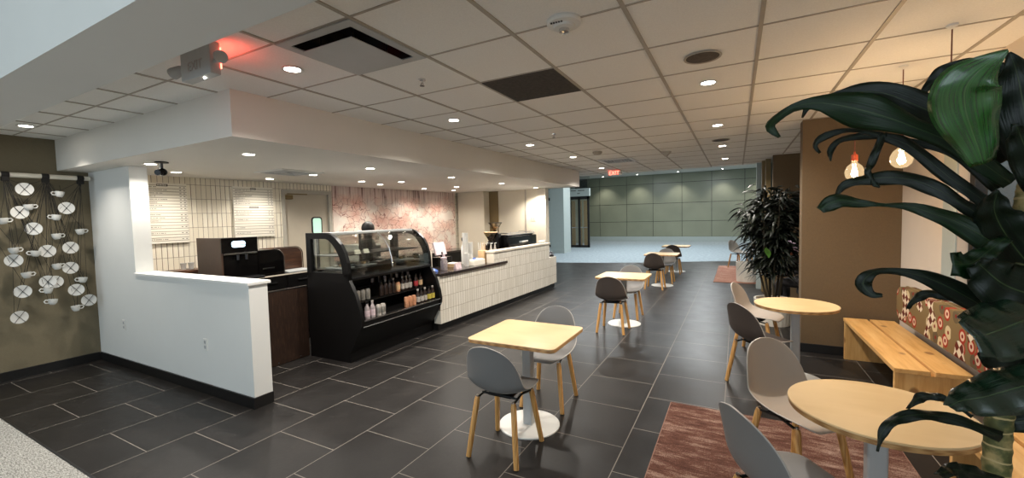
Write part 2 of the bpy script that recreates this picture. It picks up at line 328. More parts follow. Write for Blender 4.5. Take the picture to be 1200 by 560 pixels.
# ------------------------------------------------------------------ mesh building
class MB:
    def __init__(s): s.b = bmesh.new()
    def box(s, x0, x1, y0, y1, z0, z1, bev=0.0, seg=2):
        t = bmesh.new()
        r = bmesh.ops.create_cube(t, size=1.0)
        bmesh.ops.scale(t, vec=(x1 - x0, y1 - y0, z1 - z0), verts=t.verts)
        bmesh.ops.translate(t, vec=((x0 + x1) / 2, (y0 + y1) / 2, (z0 + z1) / 2), verts=t.verts)
        if bev: bmesh.ops.bevel(t, geom=list(t.edges), offset=bev, segments=seg, profile=0.6, affect='EDGES', clamp_overlap=True)
        s.add(t); return s
    def add(s, t, mat=None):
        me = bpy.data.meshes.new('tmp'); t.to_mesh(me); t.free()
        if mat is not None: me.transform(mat)
        s.b.from_mesh(me); bpy.data.meshes.remove(me)
    def prism(s, pts, axis, a0, a1, bev=0.0):
        """polygon in the two axes other than `axis`, extruded from a0 to a1"""
        t = bmesh.new()
        def mk(p, a):
            if axis == 0: return (a, p[0], p[1])
            if axis == 1: return (p[0], a, p[1])
            return (p[0], p[1], a)
        v0 = [t.verts.new(mk(p, a0)) for p in pts]; v1 = [t.verts.new(mk(p, a1)) for p in pts]
        n = len(pts)
        t.faces.new(v0); t.faces.new(v1[::-1])
        for i in range(n): t.faces.new((v0[i], v1[i], v1[(i + 1) % n], v0[(i + 1) % n]))
        bmesh.ops.recalc_face_normals(t, faces=t.faces)
        if bev: bmesh.ops.bevel(t, geom=[e for e in t.edges], offset=bev, segments=2, profile=0.6, affect='EDGES', clamp_overlap=True)
        s.add(t); return s
    def strip(s, inner, outer, axis, a0, a1):
        """closed band between two open polylines of equal length, extruded"""
        n = len(inner)
        for i in range(n - 1):
            s.prism([inner[i], inner[i + 1], outer[i + 1], outer[i]], axis, a0, a1)
        bmesh.ops.remove_doubles(s.b, verts=s.b.verts, dist=1e-5); return s
    def cyl(s, p0, p1, r0, r1=None, seg=16):
        return s.tube([p0, p1], [r0, r0 if r1 is None else r1], seg)
    def tube(s, pts, radii, seg=10, caps=True):
        pts = [Vector(p) for p in pts]
        if isinstance(radii, (int, float)): radii = [radii] * len(pts)
        rings = []; up = None
        for i, p in enumerate(pts):
            d = (pts[min(i + 1, len(pts) - 1)] - pts[max(i - 1, 0)]).normalized()
            if up is None:
                up = Vector((0, 0, 1)) if abs(d.z) < 0.9 else Vector((1, 0, 0))
            a = d.cross(up)
            if a.length < 1e-4: a = d.orthogonal()
            a.normalize(); b = a.cross(d).normalized(); up = b
            rings.append([s.b.verts.new(p + (a * math.cos(2 * PI * k / seg) + b * math.sin(2 * PI * k / seg)) * radii[i]) for k in range(seg)])
        for i in range(len(rings) - 1):
            for k in range(seg):
                s.b.faces.new((rings[i][k], rings[i][(k + 1) % seg], rings[i + 1][(k + 1) % seg], rings[i + 1][k]))
        if caps: s.b.faces.new(rings[0][::-1]); s.b.faces.new(rings[-1])
        return s
    def lathe(s, prof, c=(0, 0, 0), seg=24, axis='z'):
        rings = []
        for r, z in prof:
            if r < 1e-6: rings.append([s.b.verts.new((c[0], c[1], c[2] + z))])
            else: rings.append([s.b.verts.new((c[0] + r * math.cos(2 * PI * k / seg), c[1] + r * math.sin(2 * PI * k / seg), c[2] + z)) for k in range(seg)])
        for a, b in zip(rings[:-1], rings[1:]):
            if len(a) == 1 and len(b) == 1: continue
            for k in range(seg):
                j = (k + 1) % seg
                if len(a) == 1: s.b.faces.new((a[0], b[k], b[j]))
                elif len(b) == 1: s.b.faces.new((a[k], a[j], b[0]))
                else: s.b.faces.new((a[k], a[j], b[j], b[k]))
        return s
    def ball(s, c, r, sc=(1, 1, 1), u=20, v=12):
        t = bmesh.new(); bmesh.ops.create_uvsphere(t, u_segments=u, v_segments=v, radius=r)
        bmesh.ops.scale(t, vec=sc, verts=t.verts); bmesh.ops.translate(t, vec=c, verts=t.verts)
        s.add(t); return s
    def grid(s, rows):
        vs = [[s.b.verts.new(p) for p in r] for r in rows]
        for i in range(len(vs) - 1):
            for j in range(len(vs[0]) - 1):
                s.b.faces.new((vs[i][j], vs[i][j + 1], vs[i + 1][j + 1], vs[i + 1][j]))
        return s
    def xf(s, m): bmesh.ops.transform(s.b, matrix=m, verts=s.b.verts); return s
    def obj(s, name, mat, parent=None, smooth=35, recalc=True):
        if recalc: bmesh.ops.recalc_face_normals(s.b, faces=s.b.faces)
        me = bpy.data.meshes.new(name); s.b.to_mesh(me); s.b.free()
        if smooth:
            for p in me.polygons: p.use_smooth = True
            me.set_sharp_from_angle(angle=math.radians(smooth))
        o = bpy.data.objects.new(name, me); C.objects.link(o)
        if mat is not None: me.materials.append(M[mat] if isinstance(mat, str) else mat)
        if parent: o.parent = parent
        return o

def tag(o, label, cat, group=None):
    o['label'] = label; o['category'] = cat
    if group: o['group'] = group
    return o
def thing(name, label, cat, loc=(0, 0, 0), rz=0.0, group=None):
    o = bpy.data.objects.new(name, None); C.objects.link(o); o.empty_display_size = 0.05
    o.location = loc; o.rotation_euler = (0, 0, rz); return tag(o, label, cat, group)
def struct(mb, name, mat, parent=None, smooth=0):
    o = mb.obj(name, mat, parent, smooth)
    if not parent: o['kind'] = 'structure'
    return o
def copy_tree(o, parent=None):
    c = o.copy(); C.objects.link(c)
    if parent: c.parent = parent
    for ch in list(o.children): copy_tree(ch, c)
    return c
def dup(o, label, loc, rz=0.0, group=None):
    c = copy_tree(o); c.location = loc; c.rotation_euler = (0, 0, rz); c['label'] = label
    if group: c['group'] = group
    return c
def spot(name, parent, loc, power, size, blend=0.7, color=(1, 0.935, 0.845), radius=0.04, rot=(0, 0, 0)):
    l = bpy.data.lights.new(name, 'SPOT'); l.energy = power; l.spot_size = size; l.spot_blend = blend; l.color = color
    l.shadow_soft_size = radius
    o = bpy.data.objects.new(name, l); C.objects.link(o); o.location = loc; o.rotation_euler = rot
    if parent: o.parent = parent
    return o
def rrect(w, d, r, n=6):
    pts = []
    for cx, cy, a0 in ((w / 2 - r, d / 2 - r, 0), (-w / 2 + r, d / 2 - r, 90), (-w / 2 + r, -d / 2 + r, 180), (w / 2 - r, -d / 2 + r, 270)):
        for i in range(n + 1):
            a = math.radians(a0 + 90 * i / n); pts.append((cx + r * math.cos(a), cy + r * math.sin(a)))
    return pts

CZ = 2.65; SZ = 2.30
# ------------------------------------------------------------------ the setting
XL = -6.955          # brown wall on the left
XR = 1.53            # right wall
# floors
hall_edge = [(-9.5, 13.0), (-5.7, 13.92), (-4.25, 14.2), (-2.64, 14.76), (-0.587, 15.74), (2.6, 17.0)]
f = MB(); f.prism([(-9.5, 1.045), (2.6, 1.045)] + hall_edge[::-1], 2, -0.1, 0.0); struct(f, 'floor', 'floor')
f = MB(); f.prism([(-9.5, -4.5), (2.6, -4.5), (2.6, 1.043), (-9.5, 1.043)], 2, -0.1, 0.002); struct(f, 'floor_lobby', 'carpet')
f = MB(); f.prism(hall_edge + [(2.6, 27.2), (-9.5, 27.2)], 2, -0.1, 0.001); struct(f, 'floor_hall', 'hall_floor')
f = MB(); f.box(-9.5, 2.6, 1.036, 1.05, 0.0, 0.006); struct(f, 'trim_1', 'dkmetal')
# ceiling slab with exposed grid; openings for the two square vents
gx = [-1.105 + 0.61 * k for k in range(-10, 5)]; gy = [2.14 + 0.607 * k for k in range(-3, 15)]
DIFF = (gx[9] - 0.0 - 0.61, gx[9], gy[2], gy[3])      # set below
ci = lambda v, a: min(range(len(a)), key=lambda i: abs(a[i] - v))
dx0 = gx[ci(-2.325, gx)]; dy0 = gy[ci(1.533, gy)]
CE = 10.42
c = MB()
xs = [XL - 0.1] + [x for x in gx if XL < x < XR] + [XR + 0.1]; ys = [1.04] + [y for y in gy if 1.1 < y < CE] + [CE]
for i in range(len(xs) - 1):
    for j in range(len(ys) - 1):
        if abs(xs[i] - dx0) < 0.01 and abs(ys[j] - dy0) < 0.01: continue
        c.box(xs[i], xs[i + 1], ys[j], ys[j + 1], CZ + 0.006, CZ + 0.05)
c.box(XL - 0.1, XR + 0.1, 1.04, CE, CZ + 0.22, CZ + 0.3)
struct(c, 'ceiling', 'tile_c')
t = MB()
for x in xs[1:-1]: t.box(x - 0.011, x + 0.011, 1.04, CE, CZ, CZ + 0.012)
for y in ys[1:-1]: t.box(XL, XR, y - 0.0065, y + 0.0065, CZ + 0.002, CZ + 0.012)
struct(t, 'trim_2', 'tbar')
# header beam between the lobby and the cafe
b = MB(); b.box(-9.5, 3.0, 0.722, 1.04, 2.42, 4.2); struct(b, 'ceiling_beam', 'white')
b = MB(); b.box(-9.5, 3.0, -4.5, 0.722, 3.9, 4.0); struct(b, 'ceiling_lobby', 'white')
# bulkhead over the service area
b = MB(); b.prism([(XL - 0.05, 1.855), (-3.375, 1.852), (-3.18, 9.286), (-6.9, 9.286)], 2, SZ, CZ + 0.2); struct(b, 'ceiling_bulkhead', 'soffit')
# left brown wall
w = MB(); w.box(XL - 0.15, XL, -4.5, 2.12, 0, 4.0); struct(w, 'wall_left', 'brown')
w = MB(); w.box(XL, XL + 0.014, -4.5, 2.106, 0, 0.1, 0.002); struct(w, 'baseboard_left', 'black')
# white wall with the low counter wall running off it
w = MB(); w.prism([(XL - 0.05, 0), (-3.745, 0), (-3.745, 1.096), (-5.875, 1.096), (-5.875, SZ), (XL - 0.05, SZ)], 1, 2.12, 2.285); struct(w, 'wall_front', 'white')
w = MB(); w.box(-5.874, -3.722, 2.098, 2.307, 1.096, 1.122, 0.003); struct(w, 'trim_3', 'white')
w = MB(); w.box(XL + 0.014, -3.731, 2.106, 2.12, 0, 0.1, 0.002); w.box(-3.745, -3.731, 2.12, 2.285, 0, 0.1, 0.002); struct(w, 'baseboard_front', 'black')
# tiled back wall, set out in its own frame: x along the wall, -y towards the room
WA = Vector((-6.79, 2.36, 0)); WANG = math.atan2(6.61, 0.465)
WM = Matrix.Translation(WA) @ Matrix.Rotation(WANG, 4, 'Z')
def onwall(o): o.location = WA; o.rotation_euler = (0, 0, WANG); return o
w = MB()
w.box(-0.05, 2.03, 0, 0.12, 0, 2.4); w.box(2.03, 2.90, 0, 0.12, 2.17, 2.4); w.box(2.90, 6.7, 0, 0.12, 0, 2.4)
onwall(struct(w, 'wall_back', 'walltile'))
d = onwall(struct(MB().box(2.07, 2.87, 0.03, 0.075, 0.005, 2.13, 0.002), 'door_1', 'door'))
fr = MB(); fr.box(2.01, 2.07, -0.02, 0.12, 0, 2.185, 0.003); fr.box(2.87, 2.93, -0.02, 0.12, 0, 2.185, 0.003); fr.box(2.01, 2.93, -0.021, 0.12, 2.13, 2.19, 0.003)
fr.obj('door_frame', 'dframe', d, 0)
vp = MB(); vp.prism([(2.645 + p[0], 1.57 + p[1]) for p in rrect(0.20, 0.32, 0.05)], 1, 0.018, 0.03)
vp.obj('vision_panel_gasket', 'black', d, 0)
k = NT('lit_vision_panel'); k.base(rgb(150, 190, 165)); k.b.inputs['Emission Color'].default_value = rgb(176, 214, 190); k.b.inputs['Emission Strength'].default_value = 0.55; k.rough(0.1); M['vision'] = k.m
vp = MB(); vp.prism([(2.645 + p[0], 1.57 + p[1]) for p in rrect(0.155, 0.275, 0.035)], 1, 0.012, 0.02); vp.obj('vision_panel', 'vision', d, 0)
cl = MB(); cl.box(2.075, 2.19, -0.045, 0.03, 2.03, 2.1, 0.006); cl.box(2.1, 2.45, -0.04, -0.02, 2.112, 2.128, 0.003); cl.obj('door_closer', 'ochre', d, 0)
# end wall of the service area
w = MB(); w.box(-6.5, -3.95, 9.12, 9.27, 0, SZ); struct(w, 'wall_end', 'cream')
w = MB(); w.box(-6.28, -5.5, 8.85, 9.12, 0, SZ, 0.004); struct(w, 'wall_end_column', 'cream')
w = MB(); w.box(-5.5, -5.24, 9.105, 9.12, 0, SZ); struct(w, 'trim_4', 'ochre')
w = MB(); w.box(-4.50, -4.46, 9.105, 9.12, 0, SZ); struct(w, 'trim_5', 'tbar')
w = MB(); w.box(-4.16, -3.95, 9.09, 9.12, 0, SZ); struct(w, 'trim_6', 'cap')
# brown pillar wall on the right, recess behind it, right wall with window
w = MB(); w.box(0.66, XR + 0.1, 5.82, 6.03, 0, CZ + 0.1); struct(w, 'wall_pillar', 'pillar')
w = MB(); w.box(0.648, XR, 5.808, 5.82, 0, 0.1, 0.002); w.box(0.646, 0.66, 5.82, 6.03, 0, 0.1, 0.002); struct(w, 'baseboard_pillar', 'black')
w = MB(); w.box(0.585, XR + 0.1, 9.05, 9.2, 0, CZ + 0.1); struct(w, 'wall_recess', 'pillar')
w = MB(); w.box(0.50, 0.585, 9.6, 9.9, 0, CZ + 0.1, 0.004); w.box(0.45, 0.51, 9.9, 10.1, 0, CZ + 0.1, 0.004); struct(w, 'wall_recess_column', 'ochre')
w = MB(); w.box(0.37, 0.50, 10.25, 10.4, 0, CZ + 0.1, 0.004); struct(w, 'trim_7', 'bluewhite')
w = MB()
WY0, WY1, WZ0, WZ1 = 1.6, 4.56, 0.97, 2.35
w.box(XR, XR + 0.16, -1.5, WY0, 0, 4.0); w.box(XR, XR + 0.16, WY1, 9.2, 0, CZ + 0.3); w.box(XR, XR + 0.16, WY0, WY1, 0, WZ0); w.box(XR, XR + 0.16, WY0, WY1, WZ1, CZ + 0.3)
struct(w, 'wall_right', 'rwall')
w = MB(); w.box(2.4, 2.6, 9.2, 27.2, 0, 4.2); w.box(0.5, 2.4, 10.4, 10.6, 0, 4.2); struct(w, 'wall_hall_right', 'bluewhite')
wn = MB(); wn.box(XR - 0.012, XR, WY1, WY1 + 0.24, WZ0 - 0.5, WZ1 + 0.1, 0.003); wn.box(XR - 0.03, XR + 0.1, WY0, WY1, WZ0 - 0.04, WZ0, 0.003); wn.box(XR - 0.012, XR + 0.1, WY0, WY1, WZ1, WZ1 + 0.1, 0.003)
wi = struct(wn, 'window_1', 'bluewhite')
fm = MB()
for y in (4.40, 3.3, 2.2): fm.box(XR + 0.02, XR + 0.09, y - 0.04, y + 0.04, WZ0, WZ1, 0.004)
fm.obj('mullion', 'black', wi, 0)
MB().box(XR + 0.05, XR + 0.058, WY0, WY1, WZ0, WZ1).obj('window_pane', 'glass', wi, 0)
# the hall beyond
w = MB(); w.box(-9.5, 2.6, 26.82, 27.0, 0, 4.2); struct(w, 'wall_far', 'black')
pan = [-8.66, -7.82, -6.1, -4.51, -2.86, -1.267, 0.40, 2.4]; zz = [0.0, 0.28, 1.2, 2.29, 3.5, 4.05]
for i in range(len(pan) - 1):
    m_ = MB()
    for j in range(1, len(zz) - 1): m_.box(pan[i] + 0.012, pan[i + 1] - 0.012, 26.79, 26.82, zz[j] + 0.012, zz[j + 1] - 0.012)
    o = struct(m_, 'wall_far_panel', 'grpanel')
w = MB(); w.box(-8.7, 2.4, 26.75, 26.82, 0, 0.28); struct(w, 'baseboard_far', 'bluewhite')
w = MB(); w.box(-9.5, 2.6, 10.42, 27.0, 4.05, 4.2); struct(w, 'ceiling_hall', 'white')
w = MB(); w.box(-9.5, 2.6, 10.42, 10.55, CZ + 0.008, 4.2); struct(w, 'trim_8', 'white')
w = MB(); w.box(-9.6, -9.5, 9.2, 27.0, 0, 4.2); w.box(-9.5, -6.3, 9.2, 9.3, 0, 4.2); struct(w, 'wall_hall_left', 'bluewhite')
w = MB(); w.box(-7.39, -6.74, 17.5, 18.35, 0, 4.05, 0.006); struct(w, 'wall_hall_column', 'bluewhite', smooth=0)
w = MB(); w.box(-7.395, -6.735, 17.495, 18.355, 0, 0.16, 0.004); struct(w, 'baseboard_hall_column', 'bluewhite')
# glazed entrance across the left of the hall
w = MB(); w.box(-9.5, -6.66, 20.95, 21.15, 2.66, 3.06, 0.005); w.box(-9.5, -6.66, 20.95, 21.15, 3.9, 4.05); struct(w, 'trim_9', 'bluewhite')
mk = MB()
for x0, x1, z in ((-7.66, -7.34, 2.93), (-7.26, -6.9, 2.93), (-7.3, -7.16, 2.78)):
    x = x0
    while x < x1 - 0.03: mk.box(x, x + 0.035, 20.944, 20.95, z, z + 0.05); x += 0.05
s_ = mk.obj('sign_lettering', 'ink', bpy.data.objects['trim_9'], 0)
for nm, x0, x1, wd in (('door_2', -7.78, -6.70, True), ('door_3', -9.5, -8.62, False)):
    dd = MB()
    for x in (x0 + 0.05, (x0 + x1) / 2, x1 - 0.05): dd.box(x - 0.05, x + 0.05, 21.0, 21.1, 0, 2.66, 0.004)
    dd.box(x0, x1, 21.0, 21.1, 2.5, 2.66); dd.box(x0, x1, 21.0, 21.1, 0, 0.12)
    d_ = struct(dd, nm, 'black')
    MB().box(x0 + 0.1, x1 - 0.1, 21.04, 21.05, 0.12, 2.5).obj('door_glass', 'glass', d_, 0)
    MB().box(x0 + 0.1, x1 - 0.1, 21.02, 21.08, 1.02, 1.06, 0.01).obj('push_bar', 'chrome', d_, 0)
w = MB(); w.box(-9.5, -6.66, 21.04, 21.05, 3.06, 3.9); struct(w, 'window_2', 'casegl')
w = MB()
for x in (-8.25, -7.86, -7.52): w.box(x, x + 0.22, 22.6, 22.68, 0, 2.5, 0.003)
struct(w, 'wall_entrance_wood', 'ochre')
w = MB(); w.box(-9.5, -7.95, 24.4, 24.5, 0, 3.2); struct(w, 'wall_entrance', 'grpanel')
w = MB(); w.box(3.3, 3.4, -3.0, 9.0, 0, 4.0); w.box(XR + 0.16, 3.3, 8.9, 9.0, 0, 4.0); struct(w, 'wall_added_backdrop', 'outside')  # added beyond the window so the bright world does not burn out the panes
w = MB(); w.box(XR + 0.16, 3.3, -3.0, 9.0, -0.1, 0.0); struct(w, 'floor_outside', 'outside')
# ------------------------------------------------------------------ ceiling fittings
def make_downlight(label, loc, power, group, size=2.5):
    t = thing('recessed_downlight', label, 'downlight', loc, 0, group)
    MB().lathe([(0.05, -0.001), (0.068, -0.004), (0.068, 0.0), (0.052, 0.004), (0.05, 0.02)], seg=28).obj('trim_ring', 'paintmetal', t)
    MB().lathe([(0, -0.0015), (0.05, -0.0005), (0.05, 0.004), (0, 0.004)], seg=24).obj('lens', 'lens', t)
    spot('lamp', t, (0, 0, -0.02), power, size)
    return t
PW = 75
g = 'recessed downlights in the tile ceiling'
row = [(-2.61, 1.84), (-2.58, 3.61), (-2.58, 5.43), (-2.49, 6.96), (-2.56, 8.95)]
dl = make_downlight('recessed downlight nearest the square ceiling vent and the exit sign', (row[0][0], row[0][1], CZ), PW, g)
for i, (x, y) in enumerate(row[1:]):
    dup(dl, 'ceiling downlight %sfrom the near end of the row along the bulkhead' % ORD[i + 1], (x, y, CZ), 0, g)
for i, (x, y) in enumerate([(-0.2, 3.70), (-0.2, 5.53), (-0.195, 7.26), (-0.195, 9.0)]):
    dup(dl, 'ceiling downlight over the aisle, %sfrom the near end, past the round speaker' % ('first ' + '' if i == 0 else ORD[i]), (x, y, CZ), 0, g)
q_ = dup(dl, 'recessed downlight at the far left of the ceiling, washing the white bulkhead', (-6.2, 1.46, CZ), 0, g)
for c_ in q_.children:
    if c_.type == 'LIGHT': c_.data = c_.data.copy(); c_.data.energy = 34; c_.data.spot_size = 2.0
g2 = 'recessed downlights in the bulkhead over the counters'
rows = [('row along the edge', [(-4.15, 2.42), (-4.12, 3.92), (-4.05, 5.55), (-4.03, 7.16), (-4.035, 8.75)], 24),
        ('middle row', [(-5.57, 2.20), (-5.265, 3.95), (-5.55, 5.08), (-5.16, 5.6), (-5.15, 7.23)], 24),
        ('row by the back wall', [(-6.2, 2.71), (-6.17, 3.89), (-5.8, 5.74), (-5.91, 7.11), (-5.80, 8.03)], 24)]
for nm, pts, pw in rows:
    p0 = None
    for i, (x, y) in enumerate(pts):
        lb = 'bulkhead downlight %sfrom the near end of the %s' % ('first ' if i == 0 else ORD[i], nm)
        if p0 is None: p0 = make_downlight(lb, (x, y, SZ), pw, g2)
        else: dup(p0, lb, (x, y, SZ), 0, g2)
        if nm == 'row along the edge' and i == 1:
            for c_ in p0.children:
                if c_.type == 'LIGHT': c_.data = c_.data.copy(); c_.data.energy = 70; c_.data.shadow_soft_size = 0.025

def square_vent(label, x, y):
    t = thing('ceiling_vent', label, 'air vent', (x, y, CZ))
    f = MB(); a = 0.299
    for s0 in (1, -1):
        f.prism([(-a, s0 * a), (a, s0 * a), (a - 0.055, s0 * (a - 0.055)), (-a + 0.055, s0 * (a - 0.055))], 2, -0.006, 0.0)
        f.prism([(s0 * a, -a), (s0 * a, a), (s0 * (a - 0.055), a - 0.055), (s0 * (a - 0.055), -a + 0.055)], 2, -0.006, 0.0)
    f.obj('frame', 'greymetal', t, 0)
    n = MB(); r0, r1, h = 0.247, 0.16, 0.16
    for k in range(4):
        c, s_ = math.cos(k * PI / 2), math.sin(k * PI / 2); R_ = lambda p: (c * p[0] - s_ * p[1], s_ * p[0] + c * p[1], p[2])
        n.b.faces.new([n.b.verts.new(R_(p)) for p in ((-r0, -r0, 0), (r0, -r0, 0), (r1, -r1, h), (-r1, -r1, h))])
    n.box(-r1, r1, -r1, r1, h, h + 0.01); n.obj('cone', 'blackmetal', t, 0)
    MB().box(-0.2, 0.2, -0.2, 0.2, -0.035, -0.029, 0.002).obj('plaque', 'greymetal', t, 0)
    s = MB()
    for x_, y_ in ((0.13, 0.13), (-0.13, 0.13), (0.13, -0.13), (-0.13, -0.13)): s.cyl((x_, y_, -0.03), (x_, y_, 0.165), 0.006)
    s.obj('hanger', 'dkmetal', t); return t
square_vent('square ceiling vent with a dropped white plaque, near the exit sign', dx0 + 0.305, dy0 + 0.3035)
def flat_vent(label, x, y, z, name='ceiling_vent'):
    t = thing(name, label, 'air vent', (x, y, z))
    f = MB()
    for s0 in (1, -1):
        f.box(-0.3, 0.3, s0 * 0.275 - 0.025, s0 * 0.275 + 0.025, -0.012, 0, 0.003); f.box(s0 * 0.275 - 0.025, s0 * 0.275 + 0.025, -0.25, 0.25, -0.012, 0, 0.003)
    f.obj('frame', 'paintmetal', t, 0)
    MB().box(-0.25, 0.25, -0.25, 0.25, -0.003, -0.001).obj('throat', 'blackmetal', t, 0)
    sl = MB()
    for i in range(4):
        a = 0.235 - i * 0.055
        for s0 in (1, -1):
            sl.box(-a, a, s0 * a - 0.012, s0 * a + 0.012, -0.014, -0.005); sl.box(s0 * a - 0.012, s0 * a + 0.012, -a, a, -0.014, -0.005)
    sl.obj('louvre', 'greymetal', t, 0); return t
flat_vent('square louvred vent under the bulkhead above the tiled wall', -5.2, 3.55, SZ)
flat_vent('small looking far ceiling vent with a bright lower edge, beside the downlight row', -1.95, 7.9, CZ)
t = thing('return_grille', 'dark square return grille filling one ceiling tile', 'air vent', (-1.41, 3.05, CZ))
MB().box(-0.293, 0.293, -0.291, 0.291, -0.002, 0.006).obj('mesh_panel', 'grille', t, 0)
f = MB()
for i in range(24): f.box(-0.29, 0.29, -0.285 + i * 0.0245, -0.277 + i * 0.0245, -0.005, -0.002)
f.obj('slat', 'grille', t, 0)
t = thing('smoke_detector', 'round white smoke detector with a shiny strobe, nearest ceiling fitting', 'smoke detector', (-0.80, 2.13, CZ))
MB().lathe([(0, 0.006), (0.088, 0.006), (0.092, -0.006), (0.086, -0.018), (0.07, -0.022), (0.058, -0.024)], seg=32).obj('base', 'paintmetal', t)
MB().lathe([(0.06, -0.02), (0.054, -0.036), (0.04, -0.04), (0, -0.041)], seg=28).obj('sensor_head', 'paintmetal', t)
MB().lathe([(0.028, -0.036), (0.026, -0.056), (0.014, -0.063), (0, -0.064)], seg=20).obj('strobe', 'chrome', t)
m_ = MB()
for k in range(5): m_.box(-0.05 + 0.014 * k, -0.042 + 0.014 * k, -0.066, -0.058, -0.0275, -0.021)
m_.obj('lettering', 'ink', t, 0)
t = thing('smoke_detector', 'small far smoke detector between the two far downlight rows', 'smoke detector', (-1.97, 6.65, CZ))
MB().lathe([(0, 0), (0.075, 0), (0.075, -0.02), (0.05, -0.045), (0, -0.05)], seg=24).obj('base', 'tbar', t)
t = thing('ceiling_sensor', 'small wedge shaped sensor under the far ceiling', 'sensor', (-1.03, 7.35, CZ))
MB().prism([(-0.09, 0), (0.09, 0), (0.02, -0.07), (-0.02, -0.07)], 1, -0.05, 0.05, 0.006).obj('housing', 'tbar', t, 0)
for y, lb in ((3.08, 'round grey ceiling speaker nearest the camera'), (6.66, 'round ceiling speaker farther down the aisle')):
    t = thing('ceiling_speaker', lb, 'speaker', (-0.2, y, CZ))
    MB().lathe([(0.098, 0), (0.104, -0.004), (0.112, -0.006), (0.116, 0)], seg=36).obj('rim', 'tbar', t)
    MB().lathe([(0, -0.007), (0.06, -0.0065), (0.1, -0.003), (0.1, 0), (0, 0)], seg=36).obj('grille', 'grille', t)
for x, y, lb in ((-2.03, 2.46, 'small ceiling sprinkler just beyond the square vent'), (-2.0, 4.9, 'small ceiling sprinkler beyond the dark return grille')):
    t = thing('fire_sprinkler', lb, 'sprinkler', (x, y, CZ))
    MB().lathe([(0, 0.0085), (0.036, 0.0085), (0.034, -0.006), (0.012, -0.01), (0.01, -0.03), (0, -0.03)], seg=20).obj('escutcheon', 'chrome', t)
    fr = MB(); fr.tube([(-0.006, 0, -0.028), (-0.016, 0, -0.04), (-0.004, 0, -0.055)], 0.003, 6); fr.tube([(0.006, 0, -0.028), (0.016, 0, -0.04), (0.004, 0, -0.055)], 0.003, 6); fr.obj('yoke', 'dkmetal', t)
    t.scale = (0.75, 0.75, 0.75); MB().lathe([(0, -0.054), (0.024, -0.055), (0.024, -0.058), (0, -0.059)], seg=12).obj('deflector', 'dkmetal', t)

# exit sign with emergency lamp heads
t = thing('exit_sign', 'grey exit sign with two lamp heads, glowing red on its far side', 'exit sign', (-2.70, 1.33, 0))
MB().box(-0.155, 0.155, -0.028, 0.028, 2.465, 2.645, 0.006).obj('housing', 'greymetal', t, 0)
def text(name, body, size, parent, loc, rot, mat, ext=0.001, align='CENTER'):
    cu = bpy.data.curves.new(name, 'FONT'); cu.body = body; cu.size = size; cu.extrude = ext; cu.align_x = align; cu.align_y = 'CENTER'
    tmp = bpy.data.objects.new(name, cu); C.objects.link(tmp)
    bpy.context.view_layer.update()
    me = bpy.data.meshes.new_from_object(tmp.evaluated_get(bpy.context.evaluated_depsgraph_get()))
    bpy.data.objects.remove(tmp)
    o = bpy.data.objects.new(name, me); C.objects.link(o); me.materials.clear(); me.materials.append(M[mat]); o.parent = parent; o.location = loc; o.rotation_euler = rot
    return o
text('lit_lettering', 'EXIT', 0.17, t, (0, 0.0295, 2.553), (PI / 2, 0, PI), 'exitred')
k = NT('faded_red_lettering'); k.base(rgb(172, 162, 160)); k.rough(0.5); M['fadedred'] = k.m
text('lettering', 'EXIT', 0.075, t, (0.0, -0.0295, 2.53), (PI / 2, 0, 0), 'fadedred')
for s0, nm in ((1, 'lamp_head'), (-1, 'lamp_head')):
    hd = MB(); hd.tube([(s0 * 0.15, 0, 2.535), (s0 * 0.19, 0.0, 2.54)], 0.014, 10)
    hd.tube([(s0 * 0.185, 0.03, 2.565), (s0 * 0.21, 0.0, 2.552), (s0 * 0.245, -0.02, 2.535), (s0 * 0.258, -0.024, 2.53)], [0.010, 0.026, 0.033, 0.033], 18); hd.obj(nm, 'greymetal', t)
MB().ball((0.04, 0.0, 2.463), 0.006).obj('indicator', 'lens', t)
l = bpy.data.lights.new('red_glow', 'AREA'); l.energy = 0.3; l.color = (1, 0.08, 0.05); l.size = 0.25; l.size_y = 0.1; l.shape = 'RECTANGLE'
o = bpy.data.objects.new('red_glow', l); C.objects.link(o); o.parent = t; o.location = (0.05, 0.06, 2.57); o.rotation_euler = (math.radians(150), 0, 0)
t = thing('exit_sign', 'small red exit sign hanging at the far end of the ceiling', 'exit sign', (-2.47, 9.66, 0))
MB().box(-0.16, 0.16, -0.03, 0.03, CZ - 0.11, CZ - 0.0, 0.006).obj('housing', 'paintmetal', t, 0)
text('lit_lettering', 'EXIT', 0.12, t, (0, -0.0305, CZ - 0.055), (PI / 2, 0, 0), 'exitred')
# security camera on the bulkhead
t = thing('security_camera', 'small black camera on a stem below the bulkhead', 'camera', (-5.3, 2.19, SZ))
MB().lathe([(0, 0), (0.06, 0), (0.06, -0.012), (0, -0.014)], seg=24).obj('mounting_plate', 'blackmetal', t)
MB().tube([(0, 0, -0.01), (0, 0, -0.075)], 0.012, 10).obj('stem', 'dkmetal', t)
MB().ball((0.005, 0, -0.105), 0.042, (1, 1, 0.95)).tube([(0.005, -0.02, -0.105), (0.03, -0.055, -0.115)], 0.03, 14).obj('body', 'blackgloss', t)
MB().tube([(-0.045, 0, -0.01), (-0.05, 0, -0.07), (-0.05, 0, -0.12), (-0.02, 0, -0.15), (0, 0, -0.14)], 0.004, 6).obj('cable', 'greymetal', t)

